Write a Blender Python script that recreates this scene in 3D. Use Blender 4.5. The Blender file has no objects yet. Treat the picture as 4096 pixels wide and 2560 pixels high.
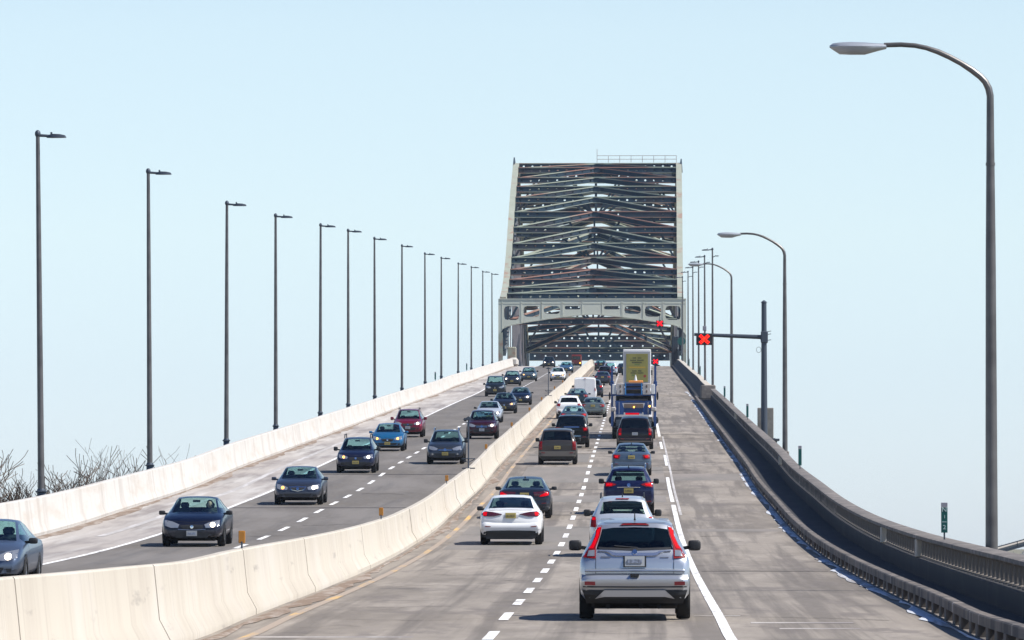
import bpy, bmesh, math, random
from mathutils import Vector, Matrix
from mathutils.bvhtree import BVHTree

sc = bpy.context.scene
C = sc.collection
R = math.radians
PI = math.pi
rnd = random.Random(7)

# ------------------------------------------------------------------ camera
cam_d = bpy.data.cameras.new('camera')
cam = bpy.data.objects.new('camera', cam_d); C.objects.link(cam)
cam_d.sensor_width = 36.0
cam_d.lens = 200.0
cam_d.clip_start = 0.5
cam_d.clip_end = 30000.0
cam.location = (0, 0, 0)
cam.rotation_euler = (R(90 + 2.2755), 0, R(1.247))
sc.camera = cam
F = 13439.0

# ------------------------------------------------------------------ light
SUN_EL, SUN_AZ_BEHIND = 49.0, 15.0           # sun on the right of the road, a little behind the camera
sdir = Vector((math.cos(R(SUN_EL)) * math.cos(R(SUN_AZ_BEHIND)),
               -math.cos(R(SUN_EL)) * math.sin(R(SUN_AZ_BEHIND)), math.sin(R(SUN_EL))))
w = bpy.data.worlds.new('World'); sc.world = w; w.use_nodes = True
nt = w.node_tree; nt.nodes.clear()
sky = nt.nodes.new('ShaderNodeTexSky'); sky.sky_type = 'NISHITA'
sky.sun_disc = False
sky.sun_elevation = R(SUN_EL)
sky.sun_rotation = math.atan2(sdir.x, sdir.y)
sky.air_density = 0.7; sky.dust_density = 0.2; sky.ozone_density = 3.0
bg = nt.nodes.new('ShaderNodeBackground'); bg.inputs[1].default_value = 0.15
wo = nt.nodes.new('ShaderNodeOutputWorld')
# the winter air is paler and bluer near the horizon than the sky model: balance it by elevation
tc_ = nt.nodes.new('ShaderNodeTexCoord'); sp_ = nt.nodes.new('ShaderNodeSeparateXYZ'); rp_ = nt.nodes.new('ShaderNodeValToRGB')
nt.links.new(tc_.outputs['Generated'], sp_.inputs[0]); nt.links.new(sp_.outputs[2], rp_.inputs[0])
cr = rp_.color_ramp; cr.elements[0].position = 0.0; cr.elements[0].color = (.64, .66, .80, 1)
cr.elements[1].position = 0.8; cr.elements[1].color = (.30, .42, .62, 1)
for p_, c_ in ((.03, (.79, .735, .755, 1)), (.055, (1.0, .865, .755, 1)), (.092, (1.19, .985, .785, 1)), (.22, (.80, .82, .80, 1)), (.45, (.45, .55, .70, 1))):
    e_ = cr.elements.new(p_); e_.color = c_
mx_ = nt.nodes.new('ShaderNodeMix'); mx_.data_type = 'RGBA'; mx_.blend_type = 'MULTIPLY'; mx_.inputs[0].default_value = 1.0
nt.links.new(sky.outputs[0], mx_.inputs[6]); nt.links.new(rp_.outputs[0], mx_.inputs[7])
nt.links.new(mx_.outputs[2], bg.inputs[0]); nt.links.new(bg.outputs[0], wo.inputs[0])
sl = bpy.data.lights.new('sun', 'SUN'); sl.energy = 4.9; sl.angle = R(0.5); sl.color = (1.0, 0.95, 0.87)
so = bpy.data.objects.new('sun', sl); C.objects.link(so)
so.rotation_euler = (-sdir).to_track_quat('-Z', 'Y').to_euler()
sc.view_settings.view_transform = 'Standard'
sc.view_settings.look = 'None'
sc.view_settings.exposure = 0.42
sc.view_settings.gamma = 1.0
sc.cycles.max_bounces = 8
sc.cycles.transparent_max_bounces = 12
sc.cycles.caustics_reflective = False
sc.cycles.caustics_refractive = False

# ------------------------------------------------------------------ materials
MATS = {}
def new_mat(name):
    m = bpy.data.materials.new(name); m.use_nodes = True
    n = m.node_tree; p = n.nodes['Principled BSDF']
    return m, n, p
def mat(name, col, rough=0.6, metal=0.0, coat=0.0, emit=None, es=0.0, var=0.0, scale=4.0, stretch=None, spec=None, bump=0.0):
    if name in MATS: return MATS[name]
    m, n, p = new_mat(name)
    p.inputs['Base Color'].default_value = (*col, 1)
    p.inputs['Roughness'].default_value = rough
    p.inputs['Metallic'].default_value = metal
    p.inputs['Coat Weight'].default_value = coat
    p.inputs['Coat Roughness'].default_value = 0.06
    if spec is not None: p.inputs['Specular IOR Level'].default_value = spec
    if emit:
        p.inputs['Emission Color'].default_value = (*emit, 1); p.inputs['Emission Strength'].default_value = es
    if var > 0 or bump > 0:
        tc = n.nodes.new('ShaderNodeTexCoord'); mp = n.nodes.new('ShaderNodeMapping')
        if stretch: mp.inputs['Scale'].default_value = stretch
        nz = n.nodes.new('ShaderNodeTexNoise'); nz.inputs['Scale'].default_value = scale; nz.inputs['Detail'].default_value = 6
        n.links.new(tc.outputs['Object'], mp.inputs[0]); n.links.new(mp.outputs[0], nz.inputs['Vector'])
        if var > 0:
            rp = n.nodes.new('ShaderNodeValToRGB')
            a, b = 1 - var, 1 + var
            rp.color_ramp.elements[0].position = 0.32; rp.color_ramp.elements[1].position = 0.68
            rp.color_ramp.elements[0].color = (col[0]*a, col[1]*a, col[2]*a, 1)
            rp.color_ramp.elements[1].color = (min(1, col[0]*b), min(1, col[1]*b), min(1, col[2]*b), 1)
            n.links.new(nz.outputs['Fac'], rp.inputs[0]); n.links.new(rp.outputs[0], p.inputs['Base Color'])
        if bump > 0:
            bp = n.nodes.new('ShaderNodeBump'); bp.inputs['Strength'].default_value = bump
            n.links.new(nz.outputs['Fac'], bp.inputs['Height']); n.links.new(bp.outputs[0], p.inputs['Normal'])
    MATS[name] = m
    return m

def layered(name, base, layers, rough=0.9, bump=0.15):
    """base colour with noise layers: (colour, scale, (sx,sy,sz), lo, hi, amount)"""
    m, n, p = new_mat(name)
    p.inputs['Roughness'].default_value = rough
    tc = n.nodes.new('ShaderNodeTexCoord')
    cur = None
    nz = None
    for (col, scale, st, lo, hi, amt) in layers:
        mp = n.nodes.new('ShaderNodeMapping'); mp.inputs['Scale'].default_value = st
        mp.inputs['Location'].default_value = (rnd.random()*50, rnd.random()*50, rnd.random()*50)
        nz = n.nodes.new('ShaderNodeTexNoise'); nz.inputs['Scale'].default_value = scale
        nz.inputs['Detail'].default_value = 7; nz.inputs['Roughness'].default_value = 0.6
        n.links.new(tc.outputs['Object'], mp.inputs[0]); n.links.new(mp.outputs[0], nz.inputs['Vector'])
        mr = n.nodes.new('ShaderNodeMapRange')
        mr.inputs[1].default_value = lo; mr.inputs[2].default_value = hi
        mr.inputs[3].default_value = 0; mr.inputs[4].default_value = amt
        n.links.new(nz.outputs['Fac'], mr.inputs[0])
        mx = n.nodes.new('ShaderNodeMix'); mx.data_type = 'RGBA'
        if cur is None: mx.inputs[6].default_value = (*base, 1)
        else: n.links.new(cur, mx.inputs[6])
        mx.inputs[7].default_value = (*col, 1)
        n.links.new(mr.outputs[0], mx.inputs[0])
        cur = mx.outputs[2]
    n.links.new(cur, p.inputs['Base Color'])
    if bump > 0:
        bp = n.nodes.new('ShaderNodeBump'); bp.inputs['Strength'].default_value = bump
        bp.inputs['Distance'].default_value = 0.02
        n.links.new(nz.outputs['Fac'], bp.inputs['Height']); n.links.new(bp.outputs[0], p.inputs['Normal'])
    MATS[name] = m
    return m

def glass_mat(name, tint, gloss=1.0):
    m = bpy.data.materials.new(name); m.use_nodes = True
    n = m.node_tree; n.nodes.clear()
    tr = n.nodes.new('ShaderNodeBsdfTransparent'); tr.inputs[0].default_value = (*tint, 1)
    gl = n.nodes.new('ShaderNodeBsdfGlossy'); gl.inputs['Roughness'].default_value = 0.03
    gl.inputs[0].default_value = (gloss, gloss, gloss, 1)
    lw_ = n.nodes.new('ShaderNodeLayerWeight'); lw_.inputs[0].default_value = 0.5
    pw_ = n.nodes.new('ShaderNodeMath'); pw_.operation = 'POWER'; pw_.inputs[1].default_value = 4.0
    n.links.new(lw_.outputs['Facing'], pw_.inputs[0])
    fr = n.nodes.new('ShaderNodeMath'); fr.operation = 'MULTIPLY_ADD'; fr.inputs[1].default_value = 0.8; fr.inputs[2].default_value = 0.045
    n.links.new(pw_.outputs[0], fr.inputs[0])
    mx = n.nodes.new('ShaderNodeMixShader'); o = n.nodes.new('ShaderNodeOutputMaterial')
    n.links.new(fr.outputs[0], mx.inputs[0]); n.links.new(tr.outputs[0], mx.inputs[1])
    n.links.new(gl.outputs[0], mx.inputs[2]); n.links.new(mx.outputs[0], o.inputs[0])
    MATS[name] = m
    return m

def paint(name, col, metal=0.35, rough=0.32):
    """car paint: glossy outside, trim cloth on the inner side of the sheet"""
    k = 'paint_' + name
    if k in MATS: return MATS[k]
    m, n, p = new_mat(k)
    p.inputs['Base Color'].default_value = (*col, 1)
    p.inputs['Metallic'].default_value = metal
    p.inputs['Roughness'].default_value = rough
    p.inputs['Coat Weight'].default_value = 0.4; p.inputs['Specular IOR Level'].default_value = 0.25
    p.inputs['Coat Roughness'].default_value = 0.05
    # thin road dust towards the sills
    tc = n.nodes.new('ShaderNodeTexCoord'); sep = n.nodes.new('ShaderNodeSeparateXYZ')
    n.links.new(tc.outputs['Object'], sep.inputs[0])
    nz = n.nodes.new('ShaderNodeTexNoise'); nz.inputs['Scale'].default_value = 3.0; nz.inputs['Detail'].default_value = 5
    n.links.new(tc.outputs['Object'], nz.inputs['Vector'])
    mr = n.nodes.new('ShaderNodeMapRange'); mr.inputs[1].default_value = 0.75; mr.inputs[2].default_value = 0.2
    mr.inputs[3].default_value = 0.0; mr.inputs[4].default_value = 0.45
    n.links.new(sep.outputs[2], mr.inputs[0])
    mu = n.nodes.new('ShaderNodeMath'); mu.operation = 'MULTIPLY'
    n.links.new(mr.outputs[0], mu.inputs[0]); n.links.new(nz.outputs['Fac'], mu.inputs[1])
    mx = n.nodes.new('ShaderNodeMix'); mx.data_type = 'RGBA'
    mx.inputs[6].default_value = (*col, 1); mx.inputs[7].default_value = (0.22, 0.19, 0.16, 1)
    n.links.new(mu.outputs[0], mx.inputs[0]); n.links.new(mx.outputs[2], p.inputs['Base Color'])
    MATS[k] = m
    return m

layered('concrete_road', (0.285, 0.249, 0.208), [
    ((0.155, 0.134, 0.110), 1.0, (0.30, 0.05, 1), 0.44, 0.60, 0.85),
    ((0.38, 0.335, 0.285), 1.0, (0.7, 0.10, 1), 0.50, 0.68, 0.7),
    ((0.13, 0.113, 0.095), 1.0, (1.7, 0.010, 1), 0.48, 0.60, 0.75),
    ((0.145, 0.125, 0.11), 1.0, (.9, 0.22, 1), 0.54, 0.64, 0.7),
    ((0.22, 0.19, 0.17), 1.0, (6, 0.6, 1), 0.45, 0.7, 0.4)])
layered('asphalt_road', (0.138, 0.122, 0.105), [
    ((0.20, 0.182, 0.165), 1.0, (0.3, 0.04, 1), 0.46, 0.62, 0.8),
    ((0.085, 0.08, 0.078), 1.0, (1.3, 0.02, 1), 0.5, 0.7, 0.6),
    ((0.19, 0.18, 0.17), 1.0, (7, 0.7, 1), 0.45, 0.7, 0.35)])
layered('patch_asphalt', (0.19, 0.175, 0.155), [
    ((0.27, 0.235, 0.21), 1.0, (0.6, 0.06, 1), 0.40, 0.68, 0.85)])
layered('shoulder_concrete', (0.40, 0.365, 0.335), [
    ((0.22, 0.195, 0.185), 1.0, (0.5, 0.04, 1), 0.47, 0.60, 0.8),
    ((0.54, 0.52, 0.49), 1.0, (1.2, 0.05, 1), 0.48, 0.66, 0.7),
    ((0.22, 0.20, 0.20), 1.0, (2.5, 0.015, 1), 0.55, 0.75, 0.4)])
layered('barrier_concrete', (0.52, 0.475, 0.40), [
    ((0.42, 0.37, 0.31), 1.0, (1, 0.9, 0.10), 0.46, 0.68, 0.55),
    ((0.32, 0.28, 0.235), 1.0, (1, 5.0, 0.12), 0.56, 0.72, 0.6),
    ((0.20, 0.18, 0.165), 1.0, (1, 0.30, 2.6), 0.62, 0.72, 0.6),
    ((0.57, 0.53, 0.48), 1.0, (1, 0.25, 0.3), 0.5, 0.7, 0.6)])
layered('white_wall_concrete', (0.55, 0.53, 0.495), [
    ((0.42, 0.385, 0.35), 1.0, (1, 0.9, 0.12), 0.50, 0.66, 0.7),
    ((0.45, 0.39, 0.33), 1.0, (1, 0.25, 1.6), 0.50, 0.70, 0.6),
    ((0.40, 0.36, 0.32), 1.0, (1, 2.2, 0.2), 0.62, 0.8, 0.6)])
layered('base_wall_shade', (0.034, 0.032, 0.034), [  # shade on the parapet's inner side is put into this dark colour
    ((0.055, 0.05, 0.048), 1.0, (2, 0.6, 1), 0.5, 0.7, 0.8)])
layered('sidewalk_shade', (0.028, 0.027, 0.03), [  # parapet's shade over the walkway is painted in as a dark tone
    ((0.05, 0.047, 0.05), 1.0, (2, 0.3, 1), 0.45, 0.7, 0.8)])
layered('parapet_concrete', (0.18, 0.16, 0.143), [
    ((0.085, 0.078, 0.078), 1.0, (1, 0.6, 1), 0.45, 0.7, 0.8),
    ((0.42, 0.37, 0.33), 1.0, (2, 1.5, 3), 0.52, 0.72, 0.7)])
layered('kerb_concrete', (0.16, 0.135, 0.115), [
    ((0.05, 0.047, 0.047), 1.0, (2, 1.2, 0.3), 0.46, 0.60, 0.85),
    ((0.40, 0.37, 0.34), 1.0, (2, 2.4, 0.3), 0.58, 0.68, 0.8)])
layered('gutter_salt', (0.56, 0.59, 0.64), [
    ((0.28, 0.26, 0.25), 1.0, (3.0, 0.25, 1), 0.47, 0.58, 0.9)])
layered('debris', (0.20, 0.145, 0.105), [
    ((0.33, 0.28, 0.24), 1.0, (3.0, 0.5, 1), 0.45, 0.60, 0.9)])
layered('line_white', (0.80, 0.80, 0.79), [
    ((0.34, 0.32, 0.30), 1.0, (4.0, 0.9, 1), 0.52, 0.64, 0.75)])
layered('line_yellow', (0.66, 0.42, 0.14), [
    ((0.34, 0.28, 0.23), 1.0, (1.6, 0.16, 1), 0.33, 0.47, 0.97)])
layered('line_faded', (0.42, 0.40, 0.385), [
    ((0.55, 0.53, 0.52), 1.0, (3.0, 0.25, 1), 0.49, 0.58, 0.92)])
layered('ground_mat', (0.20, 0.18, 0.12), [
    ((0.12, 0.12, 0.07), 0.02, (1, 1, 1), 0.45, 0.65, 0.8)])
layered('arch_paint', (0.31, 0.335, 0.275), [
    ((0.30, 0.15, 0.11), 0.35, (1, 1, 1), 0.54, 0.66, 0.8),
    ((0.40, 0.42, 0.36), 0.6, (1, 1, 1), 0.5, 0.7, 0.6)])
layered('flange_paint', (0.33, 0.37, 0.30), [
    ((0.32, 0.15, 0.12), 0.06, (1, 1, 1), 0.48, 0.56, 0.85)])
layered('web_shade_paint', (0.016, 0.040, 0.066), [  # shadow inside the arch steelwork is put into this dark colour, plus rust
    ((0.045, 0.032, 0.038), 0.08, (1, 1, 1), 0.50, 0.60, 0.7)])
layered('chord_dark_paint', (0.10, 0.12, 0.13), [
    ((0.15, 0.10, 0.09), 0.3, (1, 1, 1), 0.54, 0.66, 0.7)])
layered('portal_paint', (0.56, 0.58, 0.50), [
    ((0.38, 0.30, 0.24), 0.5, (1, 1, 0.4), 0.58, 0.70, 0.6),
    ((0.58, 0.60, 0.53), 0.3, (1, 1, 1), 0.5, 0.7, 0.6)])
M_tyre = mat('tyre_rubber', (0.012, 0.012, 0.013), 0.85)
M_black = mat('black_plastic', (0.012, 0.013, 0.016), 0.55)
M_under = mat('underbody', (0.008, 0.008, 0.009), 0.9)
M_rim = mat('alloy_rim', (0.45, 0.46, 0.48), 0.3, 0.9)
M_chrome = mat('chrome', (0.75, 0.76, 0.78), 0.15, 1.0)
M_seat = mat('seat_cloth', (0.02, 0.022, 0.026), 0.9)
M_red = mat('tail_red', (0.20, 0.001, 0.006), 0.5, spec=0.25)
M_redlit = mat('tail_red_lit', (0.26, 0.0, 0.005), 0.6, emit=(1.0, 0.0, 0.01), es=.42, spec=.08)
M_darkred = mat('reflector_red', (0.16, 0.008, 0.012), 0.3)
M_lens = mat('lamp_lens', (0.42, 0.44, 0.46), 0.12, 0.6, coat=1.0)
M_lampwarm = mat('lamp_warm_lit', (1, .5, .1), 0.4, emit=(1.0, 0.36, 0.05), es=4.0)
M_lampwhite = mat('lamp_white_lit', (1, .9, .8), 0.4, emit=(1.0, 0.80, 0.55), es=5.0)
M_platey = mat('plate_yellow', (0.36, 0.29, 0.085), 0.5)
M_platew = mat('plate_white', (0.34, 0.36, 0.38), 0.5)
M_platetext = mat('plate_marks', (0.05, 0.06, 0.10), 0.6)
glass_mat('glass_clear', (0.72, 0.93, 0.90))
glass_mat('glass_mid', (0.42, 0.64, 0.66))
glass_mat('glass_dark', (0.03, 0.045, 0.055))
M_steel = mat('lamp_pole_steel', (0.13, 0.125, 0.125), 0.45, 0.5, var=0.25, scale=1.5)
M_steeld = mat('dark_steel', (0.06, 0.075, 0.10), 0.5, 0.3)
M_head = mat('lamp_head_grey', (0.40, 0.43, 0.47), 0.35, 0.4)
M_hauler = mat('hauler_blue', (0.008, 0.05, 0.19), 0.4, 0.1, coat=0.4, var=0.2, scale=2)
M_pale = mat('pale_steel_panel', (0.42, 0.40, 0.39), 0.5, var=0.12, scale=3)
M_brown = mat('brown_plate', (0.13, 0.10, 0.085), 0.7, var=0.3, scale=3)
M_white = mat('white_paint', (0.78, 0.78, 0.77), 0.35, coat=0.3)
M_signred = mat('signal_red_led', (0.5, 0.0, 0.0), 0.6, emit=(1.0, 0.0, 0.01), es=1.2, spec=.1)
M_signdot = mat('signal_amber_dot', (1.0, 0.3, 0.05), 0.5, emit=(1.0, 0.25, 0.03), es=2.5)
M_green = mat('sign_green', (0.0, 0.075, 0.068), 0.5)
M_signtext = mat('sign_lettering', (0.45, 0.58, 0.58), 0.5)
M_greycap = mat('sign_grey_cap', (0.24, 0.24, 0.28), 0.5)
M_amber = mat('amber_reflector', (0.42, 0.17, 0.012), 0.35, coat=0.3)
M_bark = mat('bark', (0.12, 0.088, 0.068), 0.9, var=0.3, scale=2)
M_twigs = mat('fine_twigs', (0.15, 0.102, 0.072), 0.9, var=0.25, scale=2)
M_twig = mat('pale_bark', (0.17, 0.125, 0.09), 0.9, var=0.3, scale=2)

# ------------------------------------------------------------------ mesh helper
class MB:
    def __init__(s): s.v = []; s.f = []
    def add(s, vs, fs):
        o = len(s.v); s.v += [tuple(p) for p in vs]; s.f += [tuple(i + o for i in q) for q in fs]; return s
    def box(s, c, d, taper=1.0, m=None):
        x, y, z = d[0]/2, d[1]/2, d[2]/2
        vs = []
        for sz in (-1, 1):
            t = 1.0 if sz < 0 else taper
            for sx, sy in ((-1, -1), (1, -1), (1, 1), (-1, 1)):
                p = Vector((sx*x*t, sy*y*t, sz*z)); p = (m @ p) if m else p
                vs.append((c[0]+p.x, c[1]+p.y, c[2]+p.z))
        return s.add(vs, [(0,3,2,1), (4,5,6,7), (0,1,5,4), (1,2,6,5), (2,3,7,6), (3,0,4,7)])
    def bbox(s, c, d, b=0.02):
        """box with chamfered vertical and horizontal edges"""
        x, y, z = d[0]/2, d[1]/2, d[2]/2
        b = min(b, x*.9, y*.9, z*.9)
        rings = []
        for zz, ins in ((-z, b), (-z+b, 0), (z-b, 0), (z, b)):
            X, Y = x-ins, y-ins
            rings.append([(c[0]+px, c[1]+py, c[2]+zz) for px, py in
                          ((-X+b, -Y), (X-b, -Y), (X, -Y+b), (X, Y-b), (X-b, Y), (-X+b, Y), (-X, Y-b), (-X, -Y+b))])
        vs = [p for r in rings for p in r]; fs = []
        for k in range(3):
            for i in range(8):
                j = (i+1) % 8
                fs.append((k*8+i, k*8+j, k*8+8+j, k*8+8+i))
        fs.append(tuple(range(7, -1, -1))); fs.append(tuple(range(24, 32)))
        return s.add(vs, fs)
    def bar(s, a, b, wd, ht=None, up=(0, 0, 1)):
        """rectangular bar from a to b; wd sideways, ht along up"""
        a = Vector(a); b = Vector(b); d = (b-a).normalized(); ht = ht or wd
        u = Vector(up); sd = d.cross(u)
        if sd.length < 1e-4: sd = d.cross(Vector((1, 0, 0)))
        sd.normalize(); u = sd.cross(d).normalized()
        vs = []
        for p in (a, b):
            for i, j in ((-1, -1), (1, -1), (1, 1), (-1, 1)):
                vs.append(p + sd*(i*wd/2) + u*(j*ht/2))
        return s.add(vs, [(0,1,2,3), (7,6,5,4), (0,4,5,1), (1,5,6,2), (2,6,7,3), (3,7,4,0)])
    def tube(s, pts, rad, n=8, cap=True):
        pts = [Vector(p) for p in pts]
        if not isinstance(rad, (list, tuple)): rad = [rad]*len(pts)
        rings = []; prev = None
        for i, p in enumerate(pts):
            d = (pts[min(i+1, len(pts)-1)] - pts[max(i-1, 0)]).normalized()
            if prev is None:
                u = d.cross(Vector((0, 1, 0)));
                if u.length < 0.2: u = d.cross(Vector((1, 0, 0)))
            else: u = prev - d*prev.dot(d)
            u.normalize(); prev = u; v = d.cross(u)
            rings.append([p + (u*math.cos(2*PI*k/n) + v*math.sin(2*PI*k/n))*rad[i] for k in range(n)])
        vs = [q for r in rings for q in r]; fs = []
        for i in range(len(pts)-1):
            for k in range(n):
                l = (k+1) % n
                fs.append((i*n+k, i*n+l, (i+1)*n+l, (i+1)*n+k))
        if cap:
            fs.append(tuple(range(n-1, -1, -1))); m = (len(pts)-1)*n; fs.append(tuple(range(m, m+n)))
        return s.add(vs, fs)
    def lathe(s, prof, n=20, axis='x', c=(0, 0, 0)):
        vs = []; fs = []
        for (a, r) in prof:
            for k in range(n):
                t = 2*PI*k/n
                if axis == 'x': vs.append((c[0]+a, c[1]+r*math.cos(t), c[2]+r*math.sin(t)))
                else: vs.append((c[0]+r*math.cos(t), c[1]+r*math.sin(t), c[2]+a))
        for i in range(len(prof)-1):
            for k in range(n):
                l = (k+1) % n
                fs.append((i*n+k, i*n+l, (i+1)*n+l, (i+1)*n+k))
        return s.add(vs, fs)
    def ell(s, c, r, n=12, m=8):
        vs = []; fs = []
        for i in range(m+1):
            t = PI*i/m
            for k in range(n):
                p = 2*PI*k/n
                vs.append((c[0]+r[0]*math.sin(t)*math.cos(p), c[1]+r[1]*math.sin(t)*math.sin(p), c[2]+r[2]*math.cos(t)))
        for i in range(m):
            for k in range(n):
                l = (k+1) % n
                fs.append((i*n+k, (i+1)*n+k, (i+1)*n+l, i*n+l))
        return s.add(vs, fs)
    def sell(s, c, r, e=.45, n=20, m=12):
        f = lambda v: math.copysign(abs(v)**e, v)
        vs = []; fs = []
        for i in range(m+1):
            t = PI*i/m
            for k in range(n):
                p = 2*PI*k/n
                vs.append((c[0]+r[0]*f(math.sin(t))*f(math.cos(p)), c[1]+r[1]*f(math.sin(t))*f(math.sin(p)), c[2]+r[2]*f(math.cos(t))))
        for i in range(m):
            for k in range(n):
                l = (k+1) % n; fs.append((i*n+k, (i+1)*n+k, (i+1)*n+l, i*n+l))
        return s.add(vs, fs)
    def build(s, name, m, parent=None, smooth=True, ang=35):
        me = bpy.data.meshes.new(name)
        me.from_pydata(s.v, [], s.f)
        bm = bmesh.new(); bm.from_mesh(me)
        bmesh.ops.remove_doubles(bm, verts=bm.verts, dist=1e-5)
        bmesh.ops.recalc_face_normals(bm, faces=bm.faces)
        if smooth:
            for f in bm.faces: f.smooth = True
            ca = R(ang)
            for e in bm.edges:
                if len(e.link_faces) == 2 and e.calc_face_angle(0) > ca: e.smooth = False
        bm.to_mesh(me); bm.free()
        if isinstance(m, str): m = MATS[m]
        me.materials.append(m)
        o = bpy.data.objects.new(name, me); C.objects.link(o)
        if parent: o.parent = parent
        return o

def empty(name, loc=(0, 0, 0), rot=(0, 0, 0)):
    o = bpy.data.objects.new(name, None); C.objects.link(o)
    o.location = loc; o.rotation_euler = rot; o.empty_display_size = 0.3
    return o
def tag(o, label=None, cat=None, group=None, kind=None):
    if label: o['label'] = label
    if cat: o['category'] = cat
    if group: o['group'] = group
    if kind: o['kind'] = kind
    return o

# ------------------------------------------------------------------ road profile (metres, camera at the origin)
PROF = [(-60, -1.9), (0, -1.75), (60, -1.55), (80, -1.44), (88, -1.38), (97.4, -1.22), (117, -.957), (139, -.62), (164, -.12),
        (189, .56), (214, 1.43), (244, 2.50), (271.5, 3.70), (322, 5.71), (368, 7.55), (403.6, 8.98), (445, 10.65),
        (496.8, 12.7), (550.8, 14.8), (597, 16.75), (655.6, 19.0), (707, 21.05), (759, 23.1), (809.6, 25.1),
        (861, 27.10), (900, 28.45), (940, 29.45), (985, 29.85), (1030, 29.5), (1080, 28.3), (1180, 24.6),
        (1300, 20.0), (1500, 12.5), (1800, 3.0), (2200, -2.0), (2600, -6.0)]
def zr(Y):
    P = PROF
    if Y <= P[0][0]: return P[0][1]
    for i in range(len(P)-1):
        if Y <= P[i+1][0]:
            x0, z0 = P[i]; x1, z1 = P[i+1]
            def sl(j):
                if j <= 0 or j >= len(P)-1: return (P[min(j+1, len(P)-1)][1]-P[max(j-1, 0)][1])/(P[min(j+1, len(P)-1)][0]-P[max(j-1, 0)][0])
                return (P[j+1][1]-P[j-1][1])/(P[j+1][0]-P[j-1][0])
            h = x1-x0; t = (Y-x0)/h; m0 = sl(i)*h; m1 = sl(i+1)*h
            return (2*t**3-3*t**2+1)*z0+(t**3-2*t**2+t)*m0+(-2*t**3+3*t**2)*z1+(t**3-t**2)*m1
    return P[-1][1]
def grade(Y): return math.atan((zr(Y+2)-zr(Y-2))/4)
def ys(a, b, step):
    st = 2.0 if step < 3 else 4.0
    k = math.floor(a/st)+1; o = [a]
    while k*st < b-1e-4:
        if k*st > a+1e-4: o.append(k*st)
        k += 1
    return o+[b]

def ribbon(name, xs, m, y0, y1, dz=0.0, step=6.0, parent=None, zs=None):
    """sheet that follows the road; xs list of x positions, zs heights above the road"""
    b = MB(); Y = ys(y0, y1, step); n = len(xs)
    zs = zs or [0]*n
    vs = [(xs[i], y, zr(y)+dz+zs[i]) for y in Y for i in range(n)]
    fs = [(k*n+i, k*n+i+1, (k+1)*n+i+1, (k+1)*n+i) for k in range(len(Y)-1) for i in range(n-1)]
    b.add(vs, fs)
    return b.build(name, m, parent)
def sweep(name, prof, m, y0, y1, step=6.0, parent=None, hs=None, closed=True, joints=None):
    """closed cross-section (x,z) swept along the road; hs(y) scales heights"""
    b = MB(); Y = ys(y0, y1, step); n = len(prof)
    vs = [(x, y, zr(y)+z*(hs(y) if hs else 1)) for y in Y for (x, z) in prof]
    fs = []
    for k in range(len(Y)-1):
        for i in range(n):
            j = (i+1) % n
            fs.append((k*n+i, k*n+j, (k+1)*n+j, (k+1)*n+i))
    fs.append(tuple(range(n))); m0 = (len(Y)-1)*n; fs.append(tuple(range(m0+n-1, m0-1, -1)))
    b.add(vs, fs)
    return b.build(name, m, parent, ang=30)

MED = -6.95
YN, YF = 20.0, 2300.0
# ------------------------------------------------------------------ ground, road
g = MB(); g.add([(-9000, -3000, -9), (9000, -3000, -9), (9000, 16000, -9), (-9000, 16000, -9)], [(0, 1, 2, 3)])
tag(g.build('ground', 'ground_mat'), kind='structure')
dk = sweep('bridge_deck', [(-20.3, -.14), (7.9, -.14), (7.9, -.6), (4.5, -1.5), (-17.0, -1.5), (-20.3, -.6)], 'parapet_concrete', YN, YF, 10)
tag(dk, kind='structure')
tag(ribbon('road_right', [-6.9, -4, -2, 0, 1.5, 3.3, 4.9, 5.2], 'concrete_road', YN, YF), kind='structure')
tag(ribbon('road_left', [-15.35, -13, -11, -9, -6.9], 'asphalt_road', YN, YF), kind='structure')
tag(ribbon('shoulder_left', [-19.05, -17, -15.35], 'shoulder_concrete', YN, YF), kind='structure')
tag(ribbon('sidewalk_right', [5.35, 6.6], 'sidewalk_shade', YN, 505, zs=[.02, .02]), kind='structure')
# markings
def marks(name, segs, m, label=None):
    b = MB()
    for (x, wd, a, c) in segs:
        Y = ys(a, c, 4)
        vs = [(x+sx*wd/2, y, zr(y)+.008) for y in Y for sx in (-1, 1)]
        b.add(vs, [(2*k, 2*k+1, 2*k+3, 2*k+2) for k in range(len(Y)-1)])
    o = b.build(name, m); tag(o, kind='structure'); return o
marks('lane_dashes_right', [(-2.23, .17, c-2.3, c+2.4) for c in [35.6+10.4*k for k in range(90)]], 'line_white')
marks('lane_dashes_left', [(-11.7, .17, c-2.4, c+2.4) for c in [43.6+10.4*k for k in range(90)]], 'line_white')
marks('edge_line_right', [(1.43, .17, YN, 218), (1.43, .15, 222, 258), (1.5, .13, 276, 298), (1.43, .15, 312, 330), (1.43, .16, 345, 1300)], 'line_white')
marks('edge_line_left', [(-15.33, .17, YN, 1300)], 'line_white')
marks('edge_line_yellow', [(-5.93, .17, YN, 1300)], 'line_yellow')
marks('edge_line_ghost', [(-17.0, .28, 180, 330), (1.62, .10, 205, 345)], 'line_faded')
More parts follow.
